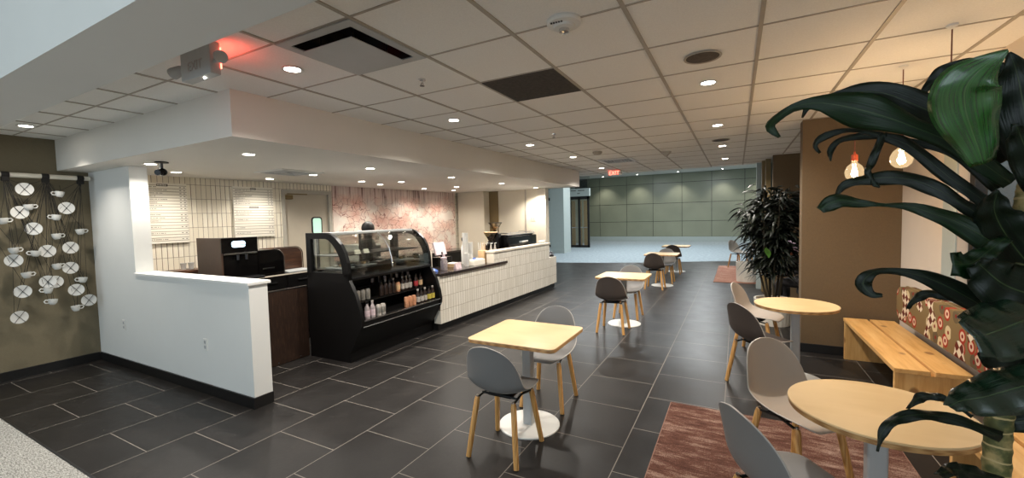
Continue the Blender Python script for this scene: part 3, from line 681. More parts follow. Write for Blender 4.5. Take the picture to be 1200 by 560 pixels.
# ------------------------------------------------------------------ wall outlets
for x, z, lb in ((-6.25, 0.5, 'white wall outlet, the farther left of two on the low white wall'), (-4.5, 0.485, 'white wall outlet under the low part of the white wall')):
    t = thing('wall_outlet', lb, 'outlet', (x, 2.12, z))
    MB().box(-0.036, 0.036, -0.007, 0, -0.058, 0.058, 0.003).obj('cover_plate', 'paintmetal', t, 0)
    f = MB(); f.box(-0.017, 0.017, -0.009, -0.006, 0.008, 0.042, 0.002); f.box(-0.017, 0.017, -0.009, -0.006, -0.042, -0.008, 0.002); f.obj('socket', 'greymetal', t, 0)
    f = MB()
    for z_ in (0.025, -0.025): f.box(-0.009, -0.006, -0.0095, -0.0085, z_ - 0.006, z_ + 0.008); f.box(0.006, 0.009, -0.0095, -0.0085, z_ - 0.006, z_ + 0.006)
    f.obj('slot', 'ink', t, 0)
t = thing('wall_switch', 'small switch plate on the end wall by the hall', 'switch', (-4.3, 9.12, 1.6))
MB().box(-0.07, 0.07, -0.008, 0, -0.06, 0.06, 0.003).obj('cover_plate', 'cap', t, 0)
f = MB(); f.box(-0.04, -0.012, -0.012, -0.007, -0.03, 0.03, 0.002); f.box(0.012, 0.04, -0.012, -0.007, -0.03, 0.03, 0.002); f.obj('rocker', 'tbar', t, 0)

# ------------------------------------------------------------------ hanging saucers and cups
RX = XL + 0.15
rail = thing('hanging_rail', 'whitewashed pole with black cords across the brown wall', 'rail', (RX, 0, 2.215))
MB().tube([(0, 0.75, 0), (0, 2.085, 0)], 0.026, 14).obj('pole', 'railp', rail)
hooks = [0.82, 1.12, 1.424, 1.717, 2.0]
for hy in hooks:
    kn = MB(); kn.lathe([(0.029, -0.03), (0.033, -0.02), (0.034, 0.02), (0.029, 0.03)], seg=14).xf(Matrix.Rotation(PI / 2, 4, 'X')).xf(Matrix.Translation((0, hy, 0)))
    kn.box(-0.02, 0.03, hy - 0.03, hy + 0.03, -0.07, -0.02, 0.012); kn.obj('cord_knot', 'blackcord', rail)
SAU = [(1.552, 2.065), (1.502, 1.815), (1.595, 1.637), (1.864, 1.864), (1.871, 1.409), (1.685, 1.385), (1.858, 1.177), (1.434, 1.304), (1.479, 0.965), (1.672, 1.044), (1.894, 0.916), (1.993, 0.777), (1.437, 0.693), (1.725, 1.034)]
CUP = [(1.814, 2.02), (1.57, 1.871), (1.772, 1.757), (1.764, 1.544), (1.96, 1.589), (1.38, 1.725), (1.437, 1.409), (1.592, 1.364), (1.748, 1.204), (1.513, 1.137), (1.951, 1.024), (1.664, 0.944), (1.693, 0.812), (1.875, 0.702)]
HANDLE = [-1, 1, -1, 1, 1, 1, 1, -1, 1, 1, -1, -1, -1, 1]
def make_saucer(label, y, z, a):
    t = thing('saucer', label, 'saucer', (RX + 0.02, y, z), 0, 'white saucers hanging on the brown wall')
    rot = Matrix.Rotation(a, 4, 'Z') @ Matrix.Rotation(PI / 2, 4, 'Y') @ Matrix.Rotation(0.1, 4, 'X')
    MB().lathe([(0, -0.004), (0.03, -0.004), (0.035, 0.0), (0.066, 0.008), (0.068, 0.011), (0.06, 0.011), (0.034, 0.004), (0, 0.003)], seg=30).xf(rot).obj('dish', 'china', t)
    s = MB()
    for k in (0.6, -0.6): s.tube([(-0.069 * math.cos(k), -0.069 * math.sin(k), 0.0125), (0, 0, 0.0085), (0.069 * math.cos(k), 0.069 * math.sin(k), 0.0125)], 0.0022, 6)
    s.xf(rot).obj('string_cross', 'blackcord', t); return t
def make_cup(label, y, z, h):
    t = thing('cup', label, 'cup', (RX + 0.03, y, z), 0, 'white cups hanging on the brown wall')
    rot = Matrix.Rotation(0.12 * h, 4, 'X')
    MB().lathe([(0, -0.032), (0.02, -0.032), (0.026, -0.027), (0.036, -0.005), (0.040, 0.03), (0.038, 0.031), (0.033, -0.005), (0.022, -0.026), (0, -0.028)], seg=24).xf(rot).obj('bowl', 'china', t)
    MB().tube([(0, h * 0.037, 0.018), (0, h * 0.058, 0.021), (0, h * 0.068, 0.004), (0, h * 0.056, -0.014), (0, h * 0.030, -0.014)], 0.006, 8).xf(rot).obj('handle', 'china', t)
    MB().tube([(0, -h * 0.01, 0.029), (0, -h * 0.004, 0.1)], 0.002, 6).obj('string', 'blackcord', t); return t
so = sorted(range(len(SAU)), key=lambda i: -SAU[i][1])
for r_, i in enumerate(so):
    make_saucer('white saucer hanging on the brown wall, %shighest of the saucers' % ORD[r_], SAU[i][0], SAU[i][1], random.uniform(-0.25, 0.25))
so = sorted(range(len(CUP)), key=lambda i: -CUP[i][1])
for r_, i in enumerate(so):
    make_cup('white cup hanging on the brown wall, %shighest of the cups' % ORD[r_], CUP[i][0], CUP[i][1], HANDLE[i])
n = 0
for lst, dz in ((SAU, 0.06), (CUP, 0.03)):
    for y, z in lst:
        hs = sorted(hooks, key=lambda h: abs(h - y + random.uniform(-0.2, 0.2)))[:2]
        for hy in hs:
            MB().tube([(0.022, hy + random.uniform(-0.02, 0.02), -0.04), (0.016, (hy + y) / 2, (z - 2.215) / 2), (0.012, y + random.uniform(-0.03, 0.03), z - 2.215 + dz)], 0.0019, 5).obj('cord', 'blackcord', rail)

# ------------------------------------------------------------------ tiled wall: menu boards, mural, ledge
def board(label, x0, x1, z0, z1, heads, gap):
    t = thing('menu_board', label, 'menu board', WA, WANG)
    MB().box(x0, x1, -0.035, -0.002, z0, z1, 0.003).obj('panel', 'board', t, 0)
    gr = MB(); tx = MB(); z = z1 - 0.03; i = 0
    while z > z0 + 0.03:
        gr.box(x0 + 0.004, x1 - 0.004, -0.0365, -0.035, z - 0.0065, z); z -= 0.041; i += 1
    gr.obj('groove', 'groove', t, 0)
    z = z1 - 0.03; i = 0
    while z > z0 + 0.05:
        zc = z - 0.024; hd = [h for h in heads if abs(h[1] - zc) < 0.0205]
        if hd or i in gap: pass
        else:
            x = x0 + 0.03; ln = x0 + random.uniform(0.14, 0.42) * (x1 - x0) + 0.03
            while x < ln:
                w = random.uniform(0.006, 0.011); tx.box(x, x + w, -0.0366, -0.035, zc - 0.0045, zc + 0.0045); x += w + random.choice([0.004, 0.005, 0.014])
            for k in range(2): tx.box(x1 - 0.085 + k * 0.045, x1 - 0.085 + k * 0.045 + 0.02, -0.0366, -0.035, zc - 0.0045, zc + 0.0045)
        z -= 0.041; i += 1
    tx.obj('lettering', 'fadedink', t, 0)
    hb = MB()
    for xc, zc, w in heads: hb.box(xc - w / 2, xc + w / 2, -0.037, -0.035, zc - 0.015, zc + 0.015)
    hb.obj('heading_plate', 'ink', t, 0)
    hl = MB()
    for xc, zc, w in heads:
        x = xc - w / 2 + 0.006
        while x < xc + w / 2 - 0.012: hl.box(x, x + 0.008, -0.0375, -0.037, zc - 0.007, zc + 0.007); x += 0.013
    hl.obj('heading_lettering', 'board', t, 0)
    return t
board('cream letter board menu on the tiled wall, the farther left one', 0.235, 0.684, 1.40, 2.205, [(0.41, 2.175, 0.12)], (8, 12, 14, 16))
board('cream letter board menu nearer the beige door', 1.268, 1.861, 1.43, 2.205, [(1.557, 2.175, 0.08), (1.557, 1.89, 0.13)], (7, 10, 12, 13, 15))
t = thing('mural', 'pink marbled mural with dark cracks behind the counter', 'mural', WA, WANG)
MB().box(2.95, 6.44, -0.014, -0.001, 0.9, SZ - 0.002, 0.001).obj('panel', 'mural', t, 0)
t = thing('wooden_ledge', 'small brown wooden ledge with cups under the left menu board', 'shelf', WA, WANG)
MB().box(0.1, 0.75, -0.32, -0.001, 1.0, 1.035, 0.003).obj('board', 'brwood', t, 0)
MB().box(0.1, 0.75, -0.30, -0.02, 0.0, 1.0, 0.003).obj('cabinet', 'dkwood', t, 0)
for k, x in enumerate((0.55, 0.64)):
    q = WM @ Vector((x, -0.15, 1.036)); t = thing('paper_cup', 'small white paper cup on the brown ledge, %s' % ('the left one' if k == 0 else 'the right one'), 'cup', q)
    MB().lathe([(0, 0), (0.026, 0), (0.036, 0.085), (0.038, 0.088), (0.034, 0.088), (0.025, 0.004), (0, 0.004)], seg=20).obj('cup_wall', 'china', t)

# ------------------------------------------------------------------ dark cabinets left of the display case
t = thing('gate_panel', 'low dark walnut panel between the white wall and the display case', 'panel', (-4.63, 2.29, 0))
MB().box(-0.03, 0.0, 0.0, 1.02, 0.005, 0.855, 0.002).obj('panel', 'dkwood', t, 0)
MB().box(-0.034, 0.003, 0.0, 1.02, 0.855, 0.868, 0.001).obj('metal_edge', 'chrome', t, 0)
f = MB()
for y in (0.35, 0.62, 0.9): f.tube([(0.0, y, 0.03), (0.004, y, 0.03)], 0.008, 10)
f.obj('screw_cap', 'chrome', t)
t = thing('base_cabinet', 'black base cabinet with pale worktop edge behind the walnut panel', 'cabinet', (-5.3, 2.55, 0))
MB().box(-0.7, 0, 0.0, 1.42, 0.1, 0.93, 0.003).obj('body', 'blackmetal', t, 0)
MB().box(-0.72, 0.02, -0.02, 1.44, 0.931, 0.962, 0.003).obj('worktop', 'counter', t, 0)
MB().box(0.0195, 0.023, -0.02, 1.44, 0.945, 0.962).obj('worktop_edge', 'cap', t, 0)
MB().box(-0.65, -0.05, 0.02, 1.4, 0, 0.1).obj('toe_kick', 'black', t, 0)
for k in range(3):
    d = MB().box(0.0, 0.014, 0.02 + k * 0.47, 0.46 + k * 0.47, 0.70, 0.92, 0.002).obj('drawer', 'blackmetal', t, 0)
    MB().box(0.014, 0.034, 0.16 + k * 0.47, 0.34 + k * 0.47, 0.85, 0.865, 0.003).obj('handle', 'chrome', d, 0)
    d = MB().box(0.0, 0.014, 0.02 + k * 0.47, 0.46 + k * 0.47, 0.12, 0.69, 0.002).obj('door', 'blackmetal', t, 0)
t = thing('coffee_brewer', 'tall dark brewer with wood side and lit blue screen', 'coffee machine', (-5.3, 2.72, 0.963))
MB().box(-0.55, -0.02, 0.0, 0.02, 0, 0.51, 0.002).obj('side_panel', 'dkwood', t, 0)
MB().box(-0.55, -0.02, 0.021, 0.42, 0, 0.50, 0.004).obj('body', 'blackgloss', t, 0)
f = MB().box(-0.02, 0.0, 0.0, 0.42, 0.33, 0.51, 0.004).obj('head_panel', 'blackgloss', t, 0)
MB().prism([(0.19 + p[0], 0.43 + p[1]) for p in rrect(0.16, 0.075, 0.03)], 0, 0.0, 0.003).obj('screen', 'screen', f, 0)
MB().box(0.003, 0.0045, 0.10, 0.28, 0.418, 0.426).obj('lettering', 'blackgloss', f, 0)
MB().box(-0.02, 0.012, 0.02, 0.40, 0.305, 0.325, 0.003).obj('chrome_strip', 'chrome', t, 0)
MB().box(-0.02, 0.12, 0.02, 0.42, 0, 0.03, 0.004).obj('drip_tray', 'dkmetal', t, 0)
f = MB(); f.tube([(0.03, 0.16, 0.3), (0.03, 0.16, 0.24)], 0.014, 12); f.tube([(0.03, 0.26, 0.3), (0.03, 0.26, 0.24)], 0.014, 12); f.obj('spout', 'dkmetal', t)
def roll_panel(w, h, r):
    p = [(0, 0), (w, 0)]
    for i in range(7):
        a = PI / 2 * i / 6; p.append((w - r + r * math.cos(PI / 2 - (PI / 2 - a)), h - r + r * math.sin(a)))
    return p + [(0, h)]
t = thing('bread_box', 'rounded black bread box beside the brewer', 'bread box', (-5.36, 3.16, 0.963))
MB().prism(roll_panel(0.34, 0.33, 0.13), 0, -0.45, 0.02, 0.003).obj('body', 'blackgloss', t, 30)
f = MB(); pts = roll_panel(0.345, 0.335, 0.133)[1:-1]; f.tube([(0.022, p[0], p[1]) for p in pts], 0.005, 8); f.obj('chrome_edge', 'chrome', t)
MB().box(0.02, 0.034, 0.05, 0.2, 0.08, 0.1, 0.003).obj('handle', 'chrome', t, 0)
t = thing('pastry_rack', 'brown slatted wooden rack with a rounded corner beside the display case', 'rack', (-5.6, 3.53, 0.963))
MB().prism(roll_panel(0.42, 0.32, 0.1), 0, -0.02, 0.0, 0.002).obj('side_panel', 'brwood', t, 30)
f = MB()
pts = roll_panel(0.43, 0.33, 0.11)[1:]
f.tube([(0.004, p[0], p[1]) for p in pts], 0.007, 8); f.obj('edge_trim', 'brwood', t)
MB().box(-0.3, -0.02, 0.0, 0.40, 0.0, 0.02, 0.002).obj('shelf', 'brwood', t, 0)
MB().box(0.0, 0.28, 0.02, 0.42, 0.0, 0.016, 0.003).obj('tray', 'greymetal', t, 0)
MB().prism(roll_panel(0.42, 0.32, 0.1), 0, -0.32, -0.3, 0.002).obj('side_panel', 'brwood', t, 30)

# ------------------------------------------------------------------ refrigerated display case
dc = thing('display_case', 'black curved glass display case full of drinks at the counter', 'display case', (-3.9, 3.32, 0), math.radians(1.2))
OUT = [(-0.70, 1.505), (-0.34, 1.505), (-0.26, 1.483), (-0.19, 1.44), (-0.11, 1.372), (-0.05, 1.275), (-0.015, 1.16), (0.0, 1.04), (0.0, 0.955)]
INN = [(-0.62, 1.435), (-0.36, 1.435), (-0.31, 1.42), (-0.25, 1.375), (-0.19, 1.31), (-0.14, 1.225), (-0.11, 1.13), (-0.098, 1.06), (-0.098, 1.03)]
LC = 1.52
def side(y0, y1, nm):
    f = MB(); f.strip(INN, OUT, 1, y0, y1)
    f.prism([(-0.70, 0.955), (-0.62, 0.955), (-0.62, 1.44), (-0.70, 1.505)], 1, y0, y1)
    f.prism([(-0.70, 0.0), (-0.02, 0.0), (-0.02, 0.12), (0.17, 0.44), (0.175, 0.50), (0.155, 0.62), (0.09, 0.80), (0.0, 0.955), (0.0, 1.035), (-0.70, 1.035)], 1, y0, y1)
    return f.obj(nm, 'blackmetal', dc, 30)
side(0.0, 0.045, 'end_panel'); side(LC - 0.045, LC, 'end_panel')
f = MB(); f.prism([(-0.70, 0), (-0.02, 0), (-0.02, 0.12), (0.155, 0.42), (0.16, 0.49), (-0.69, 0.49)], 1, 0.045, LC - 0.045); f.obj('lower_body', 'blackmetal', dc, 30)
MB().box(-0.70, -0.66, 0.045, LC - 0.045, 0.49, 1.05).obj('back_panel', 'blackmetal', dc, 0)
MB().box(-0.685, -0.679, 0.045, LC - 0.045, 1.05, 1.475).obj('sliding_door', 'casegl', dc, 0)
f = MB()
for y in (0.07, LC * 0.62, LC * 0.66, LC - 0.07): f.box(-0.70, -0.655, y - 0.022, y + 0.022, 1.05, 1.475)
f.obj('door_stile', 'blackmetal', dc, 0)
MB().box(0.0, 0.004, 0.045, LC - 0.045, 0.0, 0.01).obj('floor_trim', 'dkmetal', dc, 0)
MB().box(0.150, 0.172, 0.03, LC - 0.03, 0.485, 0.503, 0.004).obj('front_rail', 'chrome', dc, 0)
MB().tube([(0.165, 0.03, 0.425), (0.165, LC - 0.03, 0.425)], 0.008, 8).obj('bumper_strip', 'chrome', dc)
f = MB(); f.prism([(-0.66, 0.985), (0.0, 0.95), (0.006, 0.962), (0.006, 0.99), (-0.02, 1.0), (-0.66, 1.02)], 1, 0.045, LC - 0.045); f.obj('middle_deck', 'blackmetal', dc, 0)
MB().box(0.004, 0.012, 0.04, LC - 0.04, 0.972, 0.984, 0.002).obj('price_rail', 'dkmetal', dc, 0)
MB().box(-0.66, -0.30, 0.045, LC - 0.045, 1.475, 1.503, 0.003).obj('top_panel', 'greymetal', dc, 0)
gl = MB(); gp = [(p[0] - 0.004, p[1] - 0.003) for p in OUT[1:]]; gi = [(p[0] - 0.012, p[1] - 0.009) for p in OUT[1:]]
gl.strip(gi, gp, 1, 0.046, LC - 0.046); gl.obj('curved_glass', 'casegl', dc, 40)
for y in (0.02, LC - 0.026): MB().prism([(-0.62, 1.035)] + INN[::-1], 1, y, y + 0.006).obj('side_glass', 'casegl', dc, 0)
f = MB(); f.tube([(p[0] + 0.004, LC * 0.47, p[1] + 0.003) for p in OUT[2:-1]], 0.007, 8); f.obj('glass_joint', 'chrome', dc)
for z, d0 in ((1.22, -0.2),):
    MB().box(-0.64, d0, 0.05, LC - 0.05, z, z + 0.014, 0.002).obj('shelf', 'dkmetal', dc, 0)
MB().box(-0.64, -0.10, 0.05, LC - 0.05, 1.06, 1.07).obj('shelf', 'dkmetal', dc, 0)
f = MB()
for y in (0.09, LC * 0.5, LC - 0.09): f.box(-0.62, -0.59, y - 0.012, y + 0.012, 1.035, 1.47)
f.obj('shelf_post', 'blackmetal', dc, 0)
for z, x0, x1 in ((0.655, -0.22, -0.05), (0.80, -0.40, -0.22)):
    MB().box(x0, x1, 0.05, LC - 0.05, z, z + 0.01).obj('step_shelf', 'blackmetal', dc, 0)
MB().box(-0.42, -0.40, 0.05, LC - 0.05, 0.49, 0.97).obj('inner_back', 'blackmetal', dc, 0)
DCM = Matrix.Translation((-3.9, 3.32, 0)) @ Matrix.Rotation(math.radians(1.2), 4, 'Z')
def incase(x, y, z): return DCM @ Vector((x, y, z))
def drink(kind, label, p, mat, lab=None, group='drinks in the display case'):
    if kind == 'can':
        t = thing('drink_can', label, 'can', p, random.uniform(0, 6), group)
        MB().lathe([(0, 0.002), (0.022, 0), (0.030, 0.008), (0.030, 0.118), (0.024, 0.13), (0.024, 0.134), (0.02, 0.130), (0, 0.130)], seg=18).obj('body', mat, t)
        MB().lathe([(0.0305, 0.03), (0.0308, 0.031), (0.0308, 0.10), (0.0305, 0.101)], seg=18).obj('label_band', lab or 'foil', t)
    else:
        t = thing('drink_bottle', label, 'bottle', p, random.uniform(0, 6), group)
        MB().lathe([(0, 0.002), (0.026, 0), (0.031, 0.006), (0.031, 0.11), (0.026, 0.135), (0.013, 0.16), (0.012, 0.188), (0, 0.188)], seg=18).obj('body', mat, t)
        MB().lathe([(0.0318, 0.03), (0.0318, 0.10)], seg=18).obj('paper_label', lab or 'label_w', t)
        MB().lathe([(0.0135, 0.178), (0.0145, 0.18), (0.0145, 0.20), (0, 0.202)], seg=14).obj('cap', 'label_w' if random.random() < .5 else 'blackmetal', t)
    return t
Z0, Z1, Z2 = 0.4915, 0.6665, 0.8115
its = []
for k in range(2): its.append(('bottle', 'clear_lilac', 0.10, 0.16 + k * 0.085, Z0, 'clearb', 'lilacw', 'front shelf'))
for k in range(2): its.append(('can', 'white', 0.105, 0.335 + k * 0.075, Z0, 'label_w', 'foil', 'front shelf'))
for k in range(3): its.append(('can', 'peach', 0.10, 0.84 + k * 0.072, Z0, 'peach', 'peach', 'front shelf'))
for k in range(3): its.append(('bottle', 'black and white', 0.10, 1.07 + k * 0.075, Z0, 'dkglass', 'label_w', 'front shelf'))
for k in range(2): its.append(('bottle', 'yellow labelled', 0.10, 1.31 + k * 0.08, Z0, 'dkglass', 'label_y', 'front shelf'))
for k in range(4): its.append(('can', 'silver', -0.12, 0.15 + k * 0.08, Z1, 'foil', 'foil', 'second step'))
for k in range(4): its.append(('bottle', 'dark', -0.12, 0.62 + k * 0.075, Z1, 'dkglass', 'dkglass', 'second step'))
its.append(('can', 'tall peach', -0.12, 0.93, Z1, 'peach', 'kraft', 'second step'))
for k in range(3): its.append(('bottle', 'white labelled', -0.12, 1.02 + k * 0.075, Z1, 'dkglass', 'label_w', 'second step'))
its.append(('bottle', 'red labelled', -0.12, 1.30, Z1, 'dkglass', 'label_r', 'second step'))
its.append(('bottle', 'brown labelled', -0.12, 1.40, Z1, 'dkglass', 'kraft', 'second step'))
for k in range(7): its.append(('bottle', 'small dark', -0.31, 0.66 + k * 0.115, Z2 , 'dkglass', 'dkglass' if k % 2 else 'clearb', 'top step'))
cnt = {}
for it in its: cnt[(it[0], it[1], it[7])] = cnt.get((it[0], it[1], it[7]), 0) + 1
seen = {}
for kd, nm, x, y, z, m1, m2, where in its:
    key = (kd, nm, where); i = seen.get(key, 0); seen[key] = i + 1
    pos = '' if cnt[key] == 1 else ', %sfrom left' % ('first ' if i == 0 else ORD[i])
    sh = 0.68 if nm == 'small dark' else 1.0
    o = drink(kd, '%s %s on the case %s%s' % (nm.replace('clear_lilac', 'clear lilac-labelled'), kd, where, pos), incase(x, y, z + 0.001), m1, m2)
    o.scale = (sh, sh, sh)
# things behind the curved glass
for k, (y, w) in enumerate(((0.2, 0.2), (0.55, 0.24), (1.25, 0.3))):
    q = incase(-0.36, y, 1.071); t = thing('pastry_tray', 'pale tray of wrapped snacks behind the curved glass, %s' % ('left end', 'second from left', 'right end')[k], 'tray', q, math.radians(1.2), 'trays behind the curved glass')
    MB().box(-0.14, 0.14, -w / 2, w / 2, 0, 0.012, 0.004).obj('tray', 'greymetal', t, 0)
    for j in range(3): MB().ball((0.02 * (j % 2), -w / 3 + j * w / 3, 0.03), 0.03, (1.3, 0.9, 0.7), 14, 8).obj('snack', ('label_w', 'kraft', 'label_w')[j], t)
for k, y in enumerate((0.32, 0.46)):
    q = incase(-0.2, y, 1.236); t = thing('price_card', 'small white price card on the upper glass shelf, %s' % ('left one' if k == 0 else 'right one'), 'card', q, math.radians(1.2), 'price cards')
    MB().prism([(0, 0), (0.03, 0), (0.004, 0.05), (0, 0.05)], 1, -0.04, 0.04).obj('card', 'board', t, 0)

# ------------------------------------------------------------------ service counter
CA = math.radians(-1.65)
CT = Vector((-3.815, 4.80, 0)); CTM = Matrix.Translation(CT) @ Matrix.Rotation(-CA * -1, 4, 'Z')
ct = thing('service_counter', 'long service counter faced in upright ivory tile with raised end', 'counter', CT, CA)
CTM = Matrix.Translation(CT) @ Matrix.Rotation(CA, 4, 'Z')
L0, L1, L2, L3 = 0.06, 1.56, 4.0, 4.27
MB().box(-0.12, 0, L0, L1, 0.1, 0.80).obj('tiled_front', 'ctile', ct, 0)
MB().box(-0.14, 0, L1, L2 - 0.12, 0.1, 1.02).obj('tiled_front', 'ctile', ct, 0)
MB().box(-0.70, 0, L2 - 0.12, L3, 0.1, 0.715, 0.02).obj('tiled_end', 'ctile', ct, 0)
MB().box(-0.70, -0.12, L0 + 0.01, L2 - 0.14, 0.1, 0.80).obj('body', 'blackmetal', ct, 0)
MB().box(-0.66, -0.05, L0, L3 - 0.03, 0, 0.1).obj('toe_kick', 'black', ct, 0)
MB().box(-0.72, 0.03, L0 - 0.0, L1, 0.801, 0.842, 0.004).obj('stone_top', 'counter', ct, 0)
MB().box(-0.72, 0.03, L1, L1 + 0.42, 0.801, 0.842, 0.004).obj('stone_top_return', 'counter', ct, 0)
MB().box(-0.80, -0.145, L1 + 0.42, L2 - 0.12, 0.80, 0.842).obj('back_worktop', 'counter', ct, 0)
MB().box(-0.17, 0.02, L1 - 0.02, L2 - 0.10, 1.02, 1.055, 0.006).obj('raised_bar_cap', 'cap', ct, 0)
MB().box(-0.155, 0.0, L1 - 0.005, L1 + 0.002, 0.843, 1.02).obj('bar_end', 'cap', ct, 0)
MB().box(-0.6, -0.1, L2 - 0.08, L3 - 0.04, 0.7155, 0.725, 0.003).obj('steel_inset', 'dkmetal', ct, 0)
def onct(x, y, z=0.843): return CTM @ Vector((x, y, z))
t = thing('trash_lid', 'dark rounded lid on the low far end of the counter', 'lid', onct(-0.16, 4.15, 0.727), CA)
MB().lathe([(0.0, 0), (0.14, 0), (0.145, 0.03), (0.11, 0.09), (0.05, 0.12), (0, 0.125)], seg=24).obj('dome', 'dkmetal', t)
t = thing('paper_tray', 'pale stack of papers lying above the far end of the counter', 'papers', onct(-0.48, 4.09, 0.727), CA)
MB().box(-0.1, 0.1, -0.08, 0.08, 0, 0.05, 0.003).obj('stack', 'board', t, 0)
# cup stacks, boxes and bottles on the counter
def cupstack(label, p, n, r, m='china'):
    t = thing('paper_cup_stack', label, 'cup stack', p, 0, 'stacks of paper cups on the counter')
    for i in range(n):
        z = i * 0.024
        pr = [(r * 0.74, z), (r, z + 0.11), (r * 1.06, z + 0.112), (r * 1.06, z + 0.117), (r, z + 0.117), (r * 0.72, z + 0.004)]
        MB().lathe(([(0, 0.0)] if i == 0 else []) + pr, seg=18).obj('cup', m, t)
    return t
cupstack('tallest stack of white paper cups on the counter', onct(-0.28, 1.10), 19, 0.048)
cupstack('shorter stack of white paper cups in front of the mural end', onct(-0.30, 1.26), 12, 0.052)
cupstack('low stack of white cups, nearest of the cup stacks', onct(-0.17, 0.98), 5, 0.045)
t = thing('syrup_bottle', 'white pump bottle with a square black top among the cup stacks', 'bottle', onct(-0.46, 1.30))
MB().lathe([(0, 0), (0.045, 0), (0.047, 0.01), (0.047, 0.30), (0.02, 0.36), (0.018, 0.40), (0, 0.40)], seg=20).obj('body', 'china', t)
MB().box(-0.03, 0.03, -0.03, 0.03, 0.40, 0.46, 0.008).obj('cap', 'blackgloss', t, 0)
t = thing('napkin_box', 'white dispenser box on the counter edge below the cup stacks', 'box', onct(-0.14, 1.22), CA)
MB().box(-0.07, 0.07, -0.16, 0.16, 0, 0.09, 0.004).obj('lower_box', 'board', t, 0)
MB().box(-0.06, 0.06, -0.14, 0.12, 0.091, 0.105, 0.003).obj('lid', 'china', t, 0)
MB().box(0.0, 0.03, -0.12, -0.06, 0.106, 0.13, 0.002).obj('blue_tag', 'blue', t, 0)
t = thing('straw_holder', 'tall kraft holder full of straws and stirrers', 'holder', onct(-0.24, 1.56), CA)
MB().prism(rrect(0.13, 0.13, 0.02), 2, 0, 0.22, 0.003).obj('box', 'kraft', t, 30)
for k in range(9):
    x, y = random.uniform(-0.045, 0.045), random.uniform(-0.045, 0.045)
    MB().tube([(x, y, 0.15), (x * 1.25, y * 1.25, random.uniform(0.28, 0.37))], 0.0045, 6).obj('straw', 'china' if k % 2 else 'kraft', t)
for k in range(4):
    t = thing('syrup_bottle', 'slim syrup bottle by the raised bar, %sfrom the near end' % ('first ' if k == 0 else ORD[k]), 'bottle', onct(-0.36 + (0.14 if k % 2 else 0), 1.74 + k * 0.07), 0, 'syrup bottles by the raised bar')
    MB().lathe([(0, 0), (0.034, 0), (0.036, 0.01), (0.036, 0.19), (0.014, 0.25), (0.013, 0.29), (0, 0.29)], seg=16).obj('body', ('kraft', 'label_w', 'dkglass', 'label_w')[k], t)
    MB().lathe([(0.0365, 0.05), (0.0368, 0.05), (0.0368, 0.14), (0.0365, 0.14)], seg=16).obj('paper_label', ('label_w', 'kraft', 'label_w', 'ink')[k], t)
    f = MB(); f.tube([(0, 0, 0.29), (0, 0, 0.325), (0.035, 0, 0.33)], 0.007, 8); f.obj('pump', 'china', t)
t = thing('sugar_jar', 'clear jar of sugar packets on the counter beside the display case', 'jar', onct(-0.2, 0.42))
MB().lathe([(0, 0.002), (0.05, 0), (0.055, 0.01), (0.055, 0.14), (0.045, 0.17), (0.046, 0.18), (0, 0.18)], seg=20).obj('glass', 'clearb', t)
MB().lathe([(0, 0.181), (0.048, 0.181), (0.048, 0.2), (0.02, 0.21), (0.018, 0.25), (0, 0.255)], seg=20).obj('lid', 'lilacw', t)
for k in range(2):
    t = thing('snack_packet', 'blue wrapped snack packet on the counter beside the display case, %s' % ('upper one' if k else 'lower one'), 'packet', onct(-0.34 + 0.1 * k, 0.17 + 0.03 * k, 0.8435 + 0.0 * k) , 0.3 * k, 'blue packets beside the display case')
    rows_ = []
    for i in range(9):
        u = i / 8; hgt = 0.05 * math.sin(PI * u) ** 0.6
        rows_.append([(-0.07 + 0.14 * u, -0.05 + 0.1 * v / 6, 0.004 + hgt * (0.5 + 0.5 * math.sin(PI * v / 6)) + 0.004 * math.sin(v * 5 + i * 2)) for v in range(7)])
    pk = MB(); pk.grid(rows_); pk.grid([[(x, y, 0.0) for x, y, z in r] for r in rows_]); pk.obj('packet', 'blue', t)
t = thing('card_stand', 'small pale printed card standing on the counter edge', 'card', onct(-0.12, 0.66), CA)
MB().prism([(-0.03, 0), (0.03, 0), (0.004, 0.1), (-0.004, 0.1)], 1, -0.07, 0.07).obj('card', 'lilacw', t, 0)
t = thing('kraft_box', 'low kraft box lying on the counter by the cup stacks', 'box', onct(-0.36, 0.86), CA)
MB().box(-0.09, 0.09, -0.1, 0.1, 0, 0.05, 0.006).obj('box', 'kraft', t, 0)
MB().box(-0.095, 0.095, -0.105, 0.105, 0.051, 0.065, 0.004).obj('lid', 'cap', t, 0)
# register and tall roll
t = thing('cash_register', 'black register with tilted screen at the back of the counter', 'register', onct(-0.6, 0.86), CA)
MB().box(-0.1, 0.1, -0.15, 0.15, 0, 0.16, 0.01).obj('printer', 'blackgloss', t, 0)
f = MB(); f.box(-0.015, 0.015, -0.15, 0.13, 0.0, 0.22, 0.006).xf(Matrix.Translation((0, 0, 0.19)) @ Matrix.Rotation(-0.3, 4, 'Y')); f.obj('screen_housing', 'lilacw', t, 0)
MB().tube([(0, 0, 0.15), (0, 0, 0.24)], 0.02, 10).obj('stand', 'blackmetal', t)
t = thing('paper_roll', 'tall cream paper towel roll behind the register', 'paper roll', onct(-0.62, 0.55))
MB().lathe([(0.02, 0), (0.055, 0), (0.055, 0.27), (0.02, 0.27)], seg=22).obj('roll', 'cap', t)
MB().lathe([(0, 0.001), (0.012, 0.001), (0.012, 0.29), (0, 0.29)], seg=10).obj('spindle', 'kraft', t)
t = thing('milk_jug', 'black and silver jug standing beyond the display case', 'jug', onct(-0.62, 0.25, 0.96))
